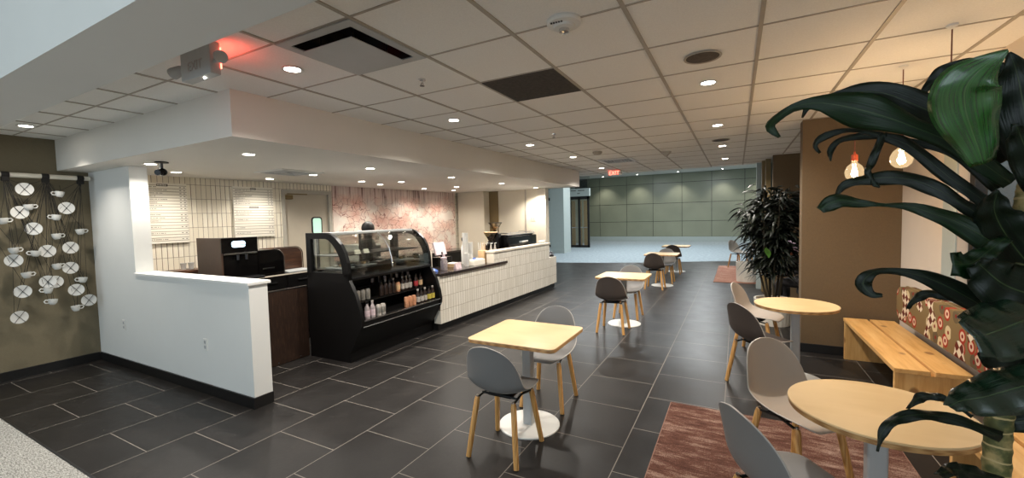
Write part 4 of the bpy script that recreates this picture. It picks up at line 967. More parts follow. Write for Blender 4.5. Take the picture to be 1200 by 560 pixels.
MB().lathe([(0, 0), (0.05, 0), (0.062, 0.03), (0.058, 0.09), (0.044, 0.13), (0.048, 0.15), (0.044, 0.15), (0.04, 0.13), (0, 0.02)], seg=22).obj('body', 'blackgloss', t)
MB().tube([(0.0, 0.05, 0.12), (0.0, 0.095, 0.11), (0.0, 0.095, 0.05), (0.0, 0.06, 0.03)], 0.008, 8).obj('handle', 'chrome', t)
MB().lathe([(0.06, 0.035), (0.0635, 0.04), (0.061, 0.075), (0.059, 0.08)], seg=22).obj('band', 'chrome', t)
t = thing('side_shelf', 'grey shelf box carrying the jug beyond the display case', 'shelf', onct(-0.62, 0.27, 0.843), CA)
MB().box(-0.09, 0.09, -0.16, 0.16, 0.0, 0.115, 0.004).obj('box', 'greymetal', t, 0)
# espresso machine and grinders
t = thing('espresso_machine', 'long black espresso machine with chrome cup rail behind the raised bar', 'espresso machine', onct(-0.54, 3.24), CA)
f = MB(); f.prism([(-0.24, 0.04), (0.2, 0.04), (0.24, 0.18), (0.24, 0.40), (0.14, 0.43), (-0.24, 0.43)], 1, -0.62, 0.62, 0.012); f.obj('body', 'blackgloss', t, 30)
MB().box(-0.22, 0.2, -0.6, 0.6, 0.431, 0.445, 0.004).obj('cup_tray', 'chrome', t, 0)
f = MB()
for y in (-0.58, -0.2, 0.2, 0.58): f.cyl((0.19, y, 0.44), (0.19, y, 0.475), 0.006, seg=8); f.cyl((-0.2, y, 0.44), (-0.2, y, 0.475), 0.006, seg=8)
f.tube([(-0.2, -0.58, 0.475), (0.19, -0.58, 0.475), (0.19, 0.58, 0.475), (-0.2, 0.58, 0.475)], 0.007, 8); f.obj('cup_rail', 'chrome', t)
for x, y in ((-0.2, -0.5), (0.16, -0.5), (-0.2, 0.5), (0.16, 0.5)): MB().cyl((x, y, 0), (x, y, 0.045), 0.028, 0.022).obj('foot', 'chrome', t)
for k in range(3): MB().tube([(-0.26, -0.4 + k * 0.4, 0.3), (-0.34, -0.4 + k * 0.4, 0.28)], [0.03, 0.03], 14).obj('group_head', 'chrome', t)
f = MB(); f.box(0.238, 0.244, -0.2, 0.2, 0.26, 0.3, 0.002); f.obj('badge', 'chrome', t, 0)
for k, (y, hh, lb) in enumerate(((2.24, 0.07, 'nearer coffee grinder with a pale hopper beside the syrup bottles'), (2.49, 0.25, 'taller coffee grinder with a dark rimmed hopper by the espresso machine'))):
    t = thing('coffee_grinder', lb, 'coffee grinder', onct(-0.5 - 0.04 * k, y), CA)
    f = MB(); f.prism(rrect(0.2, 0.16, 0.04), 2, 0, 0.22 + hh, 0.006); f.lathe([(0.07, 0.22 + hh), (0.055, 0.27 + hh), (0.045, 0.28 + hh), (0, 0.28 + hh)], seg=20); f.obj('body', 'blackgloss', t, 30)
    MB().lathe([(0.045, 0.281 + hh), (0.05, 0.30 + hh), (0.135, 0.44 + hh), (0.132, 0.44 + hh), (0.047, 0.302 + hh), (0.042, 0.281 + hh)], seg=26).obj('hopper', 'hopper', t)
    MB().lathe([(0, 0.30 + hh), (0.045, 0.302 + hh), (0.075, 0.36 + hh), (0, 0.365 + hh)], seg=22).obj('beans', 'beans' if k == 0 else 'kraft', t)
    MB().lathe([(0, 0.455 + hh), (0.138, 0.452 + hh), (0.14, 0.438 + hh), (0.134, 0.438 + hh), (0, 0.445 + hh)], seg=26).obj('lid', 'blackmetal' if k else 'kraft', t)
t = thing('towel', 'folded white towel on the far end of the raised counter bar', 'towel', onct(-0.09, 3.70, 1.056), CA)
f = MB(); f.box(-0.055, 0.055, -0.09, 0.09, 0.0, 0.06, 0.025); f.obj('cloth', 'china', t, 0)
# worktop against the mural
t = thing('back_counter', 'low dark back counter below the pink mural', 'counter', WA, WANG)
MB().box(3.0, 6.35, -0.55, -0.02, 0.1, 0.86, 0.003).obj('body', 'blackmetal', t, 0)
MB().box(2.98, 6.37, -0.58, -0.0145, 0.861, 0.9, 0.003).obj('worktop', 'counter', t, 0)
q = WM @ Vector((3.35, -0.3, 0.901)); t = thing('microwave_oven', 'white countertop oven seen through the display case glass', 'oven', q, WANG)
MB().box(-0.26, 0.26, -0.2, 0.2, 0.0, 0.3, 0.01).obj('body', 'paintmetal', t, 0)
d = MB().box(-0.25, 0.12, -0.215, -0.2, 0.02, 0.28, 0.004).obj('door', 'greymetal', t, 0)
MB().box(-0.2, 0.06, -0.218, -0.214, 0.06, 0.24).obj('door_window', 'blackgloss', d, 0)
MB().tube([(0.09, -0.23, 0.05), (0.09, -0.23, 0.25)], 0.008, 8).obj('handle', 'chrome', d)
MB().box(0.13, 0.25, -0.205, -0.2, 0.05, 0.27, 0.002).obj('control_panel', 'blackmetal', t, 0)

# ------------------------------------------------------------------ people
def skin_mesh(name, joints, bones, mat, parent, sub=2, extra=None):
    names = list(joints); idx = {n_: i for i, n_ in enumerate(names)}
    me = bpy.data.meshes.new(name); me.from_pydata([joints[n_][0] for n_ in names], [(idx[a], idx[b]) for a, b in bones], [])
    o = bpy.data.objects.new(name, me); C.objects.link(o)
    o.modifiers.new('Skin', 'SKIN'); ss = o.modifiers.new('Subdivision', 'SUBSURF'); ss.levels = sub; ss.render_levels = sub
    for i, n_ in enumerate(names):
        r = joints[n_][1]; me.skin_vertices[0].data[i].radius = r if isinstance(r, tuple) else (r, r)
        me.skin_vertices[0].data[i].use_root = (i == 0)
    bpy.context.view_layer.update()
    m2 = bpy.data.meshes.new_from_object(o.evaluated_get(bpy.context.evaluated_depsgraph_get()))
    bpy.data.objects.remove(o); m2.name = name
    b = MB(); b.b.from_mesh(m2); bpy.data.meshes.remove(m2)
    if extra: extra(b)
    return b.obj(name, mat, parent, 180)
def hand(J, B, side, wrist, d, palm_n, pre):
    """five separate curled fingers off a palm"""
    w = Vector(wrist); d = Vector(d).normalized(); nrm = Vector(palm_n).normalized(); a = d.cross(nrm).normalized() * side
    pc = w + d * 0.05; J[pre + 'palm'] = (pc, (0.034, 0.017)); B.append((pre + 'wrist', pre + 'palm'))
    for k, (off, ln) in enumerate(((-0.027, 0.07), (-0.009, 0.08), (0.009, 0.075), (0.027, 0.058))):
        k0 = pc + a * off + d * 0.042; k1 = k0 + d * ln * 0.5 - nrm * ln * 0.22; k2 = k1 + d * ln * 0.22 - nrm * ln * 0.42
        J[pre + 'f%da' % k] = (k0, 0.010); J[pre + 'f%db' % k] = (k1, 0.009); J[pre + 'f%dc' % k] = (k2, 0.007)
        B += [(pre + 'palm', pre + 'f%da' % k), (pre + 'f%da' % k, pre + 'f%db' % k), (pre + 'f%db' % k, pre + 'f%dc' % k)]
    t0 = pc - a * 0.036 - d * 0.015; t1 = t0 - a * 0.022 + d * 0.03 - nrm * 0.012
    J[pre + 'ta'] = (t0, 0.012); J[pre + 'tb'] = (t1, 0.009); B += [(pre + 'palm', pre + 'ta'), (pre + 'ta', pre + 'tb')]
def person(label, loc, rz, seated, top, legs, hairmat, hood=False):
    t = thing('person', label, 'person', loc, rz)
    if not seated:
        J = dict(pelvis=((0, 0, 0.92), (0.145, 0.10)), waist=((0, 0, 1.06), (0.13, 0.09)), chest=((0, 0, 1.25), (0.155, 0.105)), neckb=((0, -0.01, 1.40), (0.075, 0.065)), neck=((0, 0.005, 1.47), 0.052))
        hc = Vector((0, 0.03, 1.585))
        hip, kn, an, toe = (0.09, 0, 0.86), (0.1, 0.02, 0.48), (0.1, -0.02, 0.08), (0.11, 0.14, 0.035)
        sh, el, wr = (0.185, 0, 1.36), (0.24, 0.02, 1.08), (0.2, 0.24, 1.0)
    else:
        J = dict(pelvis=((0, 0, 0.50), (0.15, 0.11)), waist=((0, 0.04, 0.62), (0.135, 0.1)), chest=((0, 0.14, 0.76), (0.16, 0.11)), neckb=((0, 0.21, 0.88), (0.075, 0.065)), neck=((0, 0.25, 0.93), 0.052))
        hc = Vector((0, 0.30, 1.02))
        hip, kn, an, toe = (0.1, 0.06, 0.48), (0.13, 0.44, 0.47), (0.13, 0.42, 0.08), (0.14, 0.58, 0.035)
        sh, el, wr = (0.18, 0.19, 0.85), (0.24, 0.26, 0.62), (0.1, 0.45, 0.60)
    B = [('pelvis', 'waist'), ('waist', 'chest'), ('chest', 'neckb'), ('neckb', 'neck')]
    for s0, p in ((1, 'r'), (-1, 'l')):
        mx = lambda v: (v[0] * s0, v[1], v[2])
        J[p + 'hip'] = (mx(hip), 0.085); J[p + 'knee'] = (mx(kn), 0.058); J[p + 'ankle'] = (mx(an), 0.04); J[p + 'toe'] = (mx(toe), (0.045, 0.03))
        J[p + 'sh'] = (mx(sh), 0.062); J[p + 'el'] = (mx(el), 0.044); J[p + 'wrist'] = (mx(wr), (0.03, 0.024))
        B += [('pelvis', p + 'hip'), (p + 'hip', p + 'knee'), (p + 'knee', p + 'ankle'), (p + 'ankle', p + 'toe'), ('neckb', p + 'sh'), (p + 'sh', p + 'el'), (p + 'el', p + 'wrist')]
    J0 = dict(J); B0 = list(B)
    for s0, p in ((1, 'r'), (-1, 'l')):
        d = Vector(J[p + 'wrist'][0]) - Vector(J[p + 'el'][0]); hand(J, B, s0, J[p + 'wrist'][0], d + Vector((-0.05 * s0, 0, 0)), (0, 0, 1) if seated else (0, 0.2, 1), p)
    def head(b):
        b.ball(hc, 0.105, (0.76, 0.92, 1.12), 24, 16)
        b.ball(hc + Vector((0, 0.05, -0.06)), 0.055, (0.9, 0.8, 0.85), 16, 10)
        b.ball(hc + Vector((0, 0.105, -0.02)), 0.018, (0.7, 1, 1.3), 10, 8)
        for s0 in (1, -1): b.ball(hc + Vector((0.082 * s0, 0.0, -0.01)), 0.026, (0.35, 0.7, 1.1), 10, 8)
    body = skin_mesh('body', J, B, 'skin', t, 2, head)
    for s0 in (1, -1):
        MB().ball(hc + Vector((0.032 * s0, 0.088, 0.008)), 0.011, (1, 0.6, 0.7), 10, 8).obj('eye', 'ink', t)
    MB().ball(hc + Vector((0, 0.098, -0.062)), 0.02, (1, 0.25, 0.3), 10, 8).obj('mouth', 'copper', t)
    hb = MB(); hb.ball(hc + Vector((0, -0.012, 0.03)), 0.118, (0.86, 0.96, 1.0), 24, 16)
    if hood:
        hb.tube([hc + Vector((0.092 * math.cos(a), 0.0 + 0.10 * math.sin(a), 0.055)) for a in [2 * PI * k / 20 for k in range(21)]], 0.016, 8)
    else:
        hb.ball(hc + Vector((0, -0.05, -0.04)), 0.08, (0.95, 0.7, 1.0), 18, 12)
    hb.obj('hat' if hood else 'hair', hairmat, t)
    grow = lambda ks, e: {k_: (J0[k_][0], tuple(r + e for r in (J0[k_][1] if isinstance(J0[k_][1], tuple) else (J0[k_][1],) * 2))) for k_ in ks}
    up = ['pelvis', 'waist', 'chest', 'neckb', 'rsh', 'rel', 'rwrist', 'lsh', 'lel', 'lwrist']
    skin_mesh('jacket' if hood else 'shirt', grow(up, 0.014), [b_ for b_ in B0 if b_[0] in up and b_[1] in up], top, t)
    lo = ['pelvis', 'rhip', 'rknee', 'rankle', 'lhip', 'lknee', 'lankle']
    skin_mesh('trousers', grow(lo, 0.012), [b_ for b_ in B0 if b_[0] in lo and b_[1] in lo], legs, t)
    for p in ('r', 'l'):
        a_, b_ = Vector(J0[p + 'ankle'][0]), Vector(J0[p + 'toe'][0])
        MB().tube([a_ + Vector((0, -0.05, -0.035)), a_ + Vector((0, 0.03, -0.035)), b_ + Vector((0, 0, 0.005)), b_ + Vector((0, 0.05, -0.002))], [0.035, 0.046, 0.044, 0.024], 12).obj('shoe', 'clothd' if not hood else 'label_w', t)
    return t, J0
person('person with dark hair standing behind the display case, mostly hidden', (-5.42, 5.03, 0), math.radians(-22), False, 'clothd', 'clothd', 'hair')
bpy.data.objects['person'].scale = (0.94, 0.94, 0.94)
pp, J0 = person('person in dark clothes and lilac hat sitting hidden behind the bushy plant', (1.06, 8.06, 0), math.radians(62), True, 'clothd', 'clothd', 'lilac', True)
t = thing('low_stool', 'low dark stool under the person behind the bushy plant', 'stool', (1.06, 8.03, 0))
MB().prism(rrect(0.4, 0.36, 0.05), 2, 0.31, 0.372, 0.01).obj('seat', 'clothd', t, 30)
for x in (-0.15, 0.15):
    for y in (-0.13, 0.13): MB().cyl((x, y, 0), (x, y, 0.31), 0.018).obj('leg', 'blackmetal', t)

# ------------------------------------------------------------------ chairs and tables
def make_chair(label, shell, loc, rz, group):
    t = thing('shell_chair', label, 'chair', loc, rz, group)
    #      y      z     half width  side lift  pull forward
    P = [(0.238, 0.420, 0.110, 0.000, 0.000), (0.228, 0.437, 0.160, 0.002, 0.0), (0.19, 0.447, 0.192, 0.008, 0.0), (0.10, 0.442, 0.216, 0.020, 0.0), (0.00, 0.434, 0.228, 0.036, 0.0), (-0.08, 0.435, 0.233, 0.055, 0.004),
         (-0.145, 0.452, 0.235, 0.066, 0.022), (-0.19, 0.492, 0.233, 0.052, 0.046), (-0.214, 0.55, 0.226, 0.028, 0.062), (-0.23, 0.62, 0.214, 0.010, 0.062), (-0.243, 0.69, 0.194, 0.0, 0.048), (-0.254, 0.745, 0.164, -0.006, 0.030), (-0.261, 0.780, 0.126, -0.010, 0.014), (-0.265, 0.797, 0.082, -0.008, 0.005), (-0.266, 0.803, 0.034, -0.002, 0.001)]
    rows_ = []
    for y, z, w, lift, pull in P:
        r = []
        for k in range(11):
            u = -1 + 2 * k / 10; e = abs(u) ** 2.2
            r.append((w * u * (1 - 0.04 * e), y + pull * e, z + lift * e))
        rows_.append(r)
    o = MB().grid(rows_).obj('seat_shell', shell, t, 180)
    sd = o.modifiers.new('Thickness', 'SOLIDIFY'); sd.thickness = 0.011; sd.offset = -1; o.data.materials.append(M['shelledge']); sd.material_offset_rim = 1
    ss = o.modifiers.new('Smooth', 'SUBSURF'); ss.levels = 1; ss.render_levels = 2
    f = MB()
    for s0 in (1, -1):
        f.tube([(0.14 * s0, 0.13, 0.398), (0.13 * s0, 0.0, 0.416), (0.14 * s0, -0.14, 0.398)], 0.008, 8)
    f.tube([(-0.14, 0.06, 0.412), (0.14, 0.06, 0.412)], 0.008, 8); f.tube([(-0.14, -0.07, 0.412), (0.14, -0.07, 0.412)], 0.008, 8)
    f.box(-0.09, 0.09, -0.08, 0.08, 0.403, 0.422, 0.006)
    f.obj('underframe', 'blackmetal', t)
    for sx in (1, -1):
        for sy in (1, -1):
            a = Vector((0.14 * sx, 0.135 * sy, 0.405)); b = Vector((0.185 * sx, 0.20 * sy, 0.004))
            lg = MB().tube([a, a.lerp(b, 0.06), a.lerp(b, 0.5), b], [0.015, 0.0195, 0.0195, 0.0175], 14).obj('leg', 'oak', t)
            MB().tube([a + Vector((0, 0, 0.012)), a + (a - b) * -0.05], 0.0095, 10).obj('ferrule', 'chrome', lg)
            MB().cyl(b + Vector((0, 0, -0.004)), b + Vector((0, 0, 0.001)), 0.015).obj('glide', 'black', lg)
    return t
GC = 'shell chairs at the cafe tables'
make_chair('blue grey shell chair at the front edge of the nearest square table', 'shell', (-1.435, 2.52, 0), 0.0, GC)
make_chair('grey shell chair on the far side of the nearest square table', 'shell', (-1.46, 3.36, 0), PI + 0.05, GC)
make_chair('shade-darkened shell chair on the near side of the second square table', 'shell_shade', (-1.54, 5.86, 0), 0.03, GC)
make_chair('taupe shell chair on the far side of the second square table', 'shell', (-1.53, 6.76, 0), PI, GC)
make_chair('shade-darkened shell chair on the near side of the third square table', 'shell_shade', (-1.58, 9.58, 0), 0.0, GC)
make_chair('pale shell chair on the far side of the third square table', 'shell', (-1.5, 10.5, 0), PI, GC)
make_chair('shade-darkened shell chair at the farthest square table by the pale hall', 'shell_shade', (-1.52, 12.20, 0), 0.0, GC)
make_chair('brightly lit shell chair standing beside the far rug and planter', 'shell_lit', (0.05, 13.95, 0.0125), -PI * 0.72, GC)
make_chair('dark legged shell chair half behind the white ribbed planter', 'shell', (0.46, 13.5, 0.0125), 0.4, GC)
make_chair('brightly lit shell chair at the back of the far round table', 'shell_lit', (0.21, 5.52, 0), math.radians(-108), GC)
make_chair('shade-darkened shell chair at the near side of the far round table', 'shell_shade', (0.19, 4.49, 0), math.radians(-50), GC)
make_chair('brightly lit shell chair at the back of the near round table', 'shell_lit', (0.32, 2.94, 0.0125), math.radians(-140), GC)
make_chair('grey backed shell chair at bottom edge by the near round table', 'shell', (0.20, 2.10, 0.0125), math.radians(-55), GC)

def table(label, kind, loc, zt, w, d, rz=0.0, group=None):
    t = thing('square_table' if kind == 's' else 'round_table', label, 'table', loc, rz, group)
    if kind == 's':
        MB().prism(rrect(w, d, 0.05, 8), 2, zt - 0.008, zt, 0.003).obj('tabletop', 'ply', t, 30)
        MB().prism(rrect(w - 0.004, d - 0.004, 0.05, 8), 2, zt - 0.03, zt - 0.0082, 0.004).obj('edge_band', 'plyedge', t, 30)
    else:
        MB().lathe([(0, zt), (w - 0.003, zt), (w, zt - 0.003), (w, zt - 0.008), (0, zt - 0.008)], seg=72).obj('tabletop', 'ply', t, 30)
        MB().lathe([(0, zt - 0.0082), (w - 0.002, zt - 0.0082), (w - 0.004, zt - 0.03), (0, zt - 0.03)], seg=72).obj('edge_band', 'plyedge', t, 30)
    MB().box(-0.14, 0.14, -0.14, 0.14, zt - 0.04, zt - 0.031, 0.002).obj('mounting_plate', 'greymetal', t, 0)
    MB().prism(rrect(0.075, 0.075, 0.012), 2, 0.012, zt - 0.04).obj('column', 'greymetal', t, 30)
    MB().lathe([(0, 0.014), (0.232, 0.012), (0.238, 0.008), (0.238, 0.0), (0, 0.0)], seg=56).obj('base_disc', 'paintmetal', t, 30)
    return t
GT = 'square cafe tables in the aisle'
table('square birch table nearest the camera on a white disc base', 's', (-1.44, 2.908, 0), 0.733, 0.71, 0.66, 0, GT)
table('second square birch table down the aisle', 's', (-1.487, 6.30, 0), 0.733, 0.71, 0.66, 0, GT)
table('third square birch table down the aisle', 's', (-1.50, 10.06, 0), 0.733, 0.71, 0.66, 0, GT)
table('farthest square birch table, at the edge of the pale hall', 's', (-1.50, 12.65, 0), 0.733, 0.71, 0.66, 0, GT)
GR = 'round birch tables by the right wall'
table('near round birch table in front of the foreground plant', 'r', (0.556, 2.385, 0.012), 0.73, 0.335, 0, 0, GR)
table('far round birch table beside the brown pillar wall', 'r', (0.50, 4.80, 0), 0.74, 0.345, 0, 0, GR)

# ------------------------------------------------------------------ bench, cushion, rugs
def bench(label, x0, x1, y0, y1):
    t = thing('pine_bench', label, 'bench', (x0, y0, 0)); w = x1 - x0; l_ = y1 - y0
    MB().box(0, w / 2 - 0.012, 0, l_, 0.415, 0.45, 0.004).obj('seat_plank', 'pine', t, 0)
    MB().box(w / 2 + 0.012, w, 0, l_, 0.415, 0.45, 0.004).obj('seat_plank', 'pine', t, 0)
    MB().box(0.006, w - 0.006, 0.012, 0.048, 0, 0.414, 0.003).obj('end_panel', 'pinev', t, 0)
    MB().box(0.006, w - 0.006, l_ - 0.048, l_ - 0.012, 0, 0.414, 0.003).obj('end_panel', 'pinev', t, 0)
    MB().box(w / 2 - 0.05, w / 2 + 0.05, 0.048, l_ - 0.048, 0.385, 0.414).obj('rail', 'pine', t, 0)
    return t
bench('pine plank bench along the right wall beneath the patterned cushion', 1.035, 1.465, 4.03, 5.73)
bench('pine bench end showing under the near round table', 1.035, 1.465, 1.75, 3.13)
t = thing('bolster_cushion', 'long kilim cushion of red flowers and lozenges on the right wall', 'cushion', (1.455, 3.62, 0.55))
f = MB(); f.prism([(p[0] + 0.91, p[1] + 0.16) for p in rrect(1.82, 0.33, 0.12, 8)], 0, -0.055, 0.062, 0.045); f.obj('cover', 'kilim', t, 40)
f = MB(); f.tube([(-0.0, p[0] + 0.91, p[1] + 0.16) for p in rrect(1.826, 0.336, 0.123, 8)] + [(0, 1.823, 0.16)], 0.006, 8); f.obj('piping', 'ochre', t)
for nm, x0, x1, y0, y1, z, m, lb in (('rug', -0.495, 0.98, 0.95, 3.765, 0.012, 'rug', 'worn red brown rug under the near round table'), ('rug', -0.48, 0.85, 10.9, 14.35, 0.012, 'rug2', 'faded pinkish rug beside the far planter')):
    t = thing(nm, lb, 'rug', (x0, y0, 0))
    MB().box(0, x1 - x0, 0, y1 - y0, 0.001, z - 0.001, 0.004).obj('pile', m, t, 0)
    f = MB(); f.tube([(0, 0, 0.006), (x1 - x0, 0, 0.006), (x1 - x0, y1 - y0, 0.006), (0, y1 - y0, 0.006), (0, 0, 0.006)], 0.0055, 6); f.obj('binding', 'rugedge', t)

# ------------------------------------------------------------------ pendant lamps
def pendant(label, x, y, zs, power):
    t = thing('pendant_lamp', label, 'pendant lamp', (x, y, 0), 0, 'globe bulb pendants on the right')
    MB().lathe([(0, CZ + 0.006), (0.026, CZ + 0.006), (0.026, CZ - 0.004), (0.006, CZ - 0.012), (0, CZ - 0.012)], seg=24).obj('canopy', 'tile_c', t)
    MB().tube([(0, 0, CZ - 0.02), (0, 0, zs + 0.05)], 0.0035, 8).obj('cord', 'cord', t)
    MB().lathe([(0, 0.075), (0.006, 0.075), (0.008, 0.055), (0.02, 0.05), (0.023, 0.045), (0.023, 0.0), (0.02, -0.004), (0, -0.004)], (0, 0, zs), 20).obj('socket', 'copper', t)
    MB().lathe([(0.018, -0.004), (0.022, -0.02), (0.05, -0.045), (0.064, -0.08), (0.066, -0.10), (0.058, -0.135), (0.034, -0.16), (0, -0.168)], (0, 0, zs), 28).obj('globe', 'smoke', t)
    f = MB(); f.tube([(0, 0, zs), (0, 0, zs - 0.05)], 0.006, 8)
    f.obj('filament_stem', 'chrome', t)
    f = MB()
    for k in range(8): a = k * PI / 4; f.tube([(0.008 * math.cos(a), 0.008 * math.sin(a), zs - 0.055), (0.02 * math.cos(a + .3), 0.02 * math.sin(a + .3), zs - 0.115)], 0.0035, 6)
    f.obj('filament', 'filament', t)
    l = bpy.data.lights.new('glow', 'POINT'); l.energy = power; l.color = (1, 0.74, 0.48); l.shadow_soft_size = 0.03
    o = bpy.data.objects.new('glow', l); C.objects.link(o); o.parent = t; o.location = (0, 0, zs - 0.085); return t
pendant('bare globe pendant with orange socket in front of the brown pillar, lowest hung', 0.863, 4.45, 2.035, 4.5)
pendant('bare globe pendant second along, at the corner of the brown pillar', 1.058, 4.065, 2.09, 4.5)
pendant('bare globe pendant shining between the leaves of the foreground plant', 1.068, 3.316, 2.10, 4.5)
# ------------------------------------------------------------------ foreground cane plant
EYE = Vector((0, 0, H))
def smooth_path(pts, n):
    """Catmull-Rom through (x, y, z, halfwidth)"""
    P = [Vector(p) for p in pts]; P = [P[0] * 2 - P[1]] + P + [P[-1] * 2 - P[-2]]
    out = []; segs = len(P) - 3
    for i in range(n + 1):
        t = i / n * segs; k = min(int(t), segs - 1); u = t - k
        a, b, c, d = P[k:k + 4]
        out.append(0.5 * ((2 * b) + (c - a) * u + (2 * a - 5 * b + 4 * c - d) * u * u + (3 * b - a - 3 * c + d) * u ** 3))
    return out
def leaf_obj(pts, mat, parent, tilt, fold=0.22, n=26, name='leaf', wave=0.006):
    sp = smooth_path(pts, n); off = parent.location
    b = MB(); uv = b.b.loops.layers.uv.new('UVMap'); rows_ = []; K = 6; ph = random.uniform(0, 6)
    for i, s in enumerate(sp):
        p = s.to_3d(); w = max(s[3], 0.0012)
        d = (sp[min(i + 1, n)].to_3d() - sp[max(i - 1, 0)].to_3d()).normalized()
        v = (p - EYE).normalized(); lat = d.cross(v)
        lat = (lat if lat.length > 0.05 else d.orthogonal()).normalized()
        lat = Matrix.Rotation(tilt, 3, d) @ lat; nr = lat.cross(d).normalized()
        r = []
        for k in range(K + 1):
            u = -1 + 2 * k / K
            r.append(p + lat * (w * u / max(0.6, math.cos(tilt))) + nr * (fold * w * (abs(u) - 0.4) + wave * math.sin(i * 0.9 + ph + u) * abs(u)) - off)
        rows_.append(r)
    vs = [[b.b.verts.new(q) for q in r] for r in rows_]
    for i in range(n):
        for k in range(K):
            fc = b.b.faces.new((vs[i][k], vs[i][k + 1], vs[i + 1][k + 1], vs[i + 1][k]))
            for lp, (ii, kk) in zip(fc.loops, ((i, k), (i, k + 1), (i + 1, k + 1), (i + 1, k))): lp[uv].uv = (kk / K, ii / n)
    o = b.obj(name, mat, parent, 180, recalc=False)
    sd = o.modifiers.new('Thickness', 'SOLIDIFY'); sd.thickness = 0.0012; sd.offset = 0
    return o
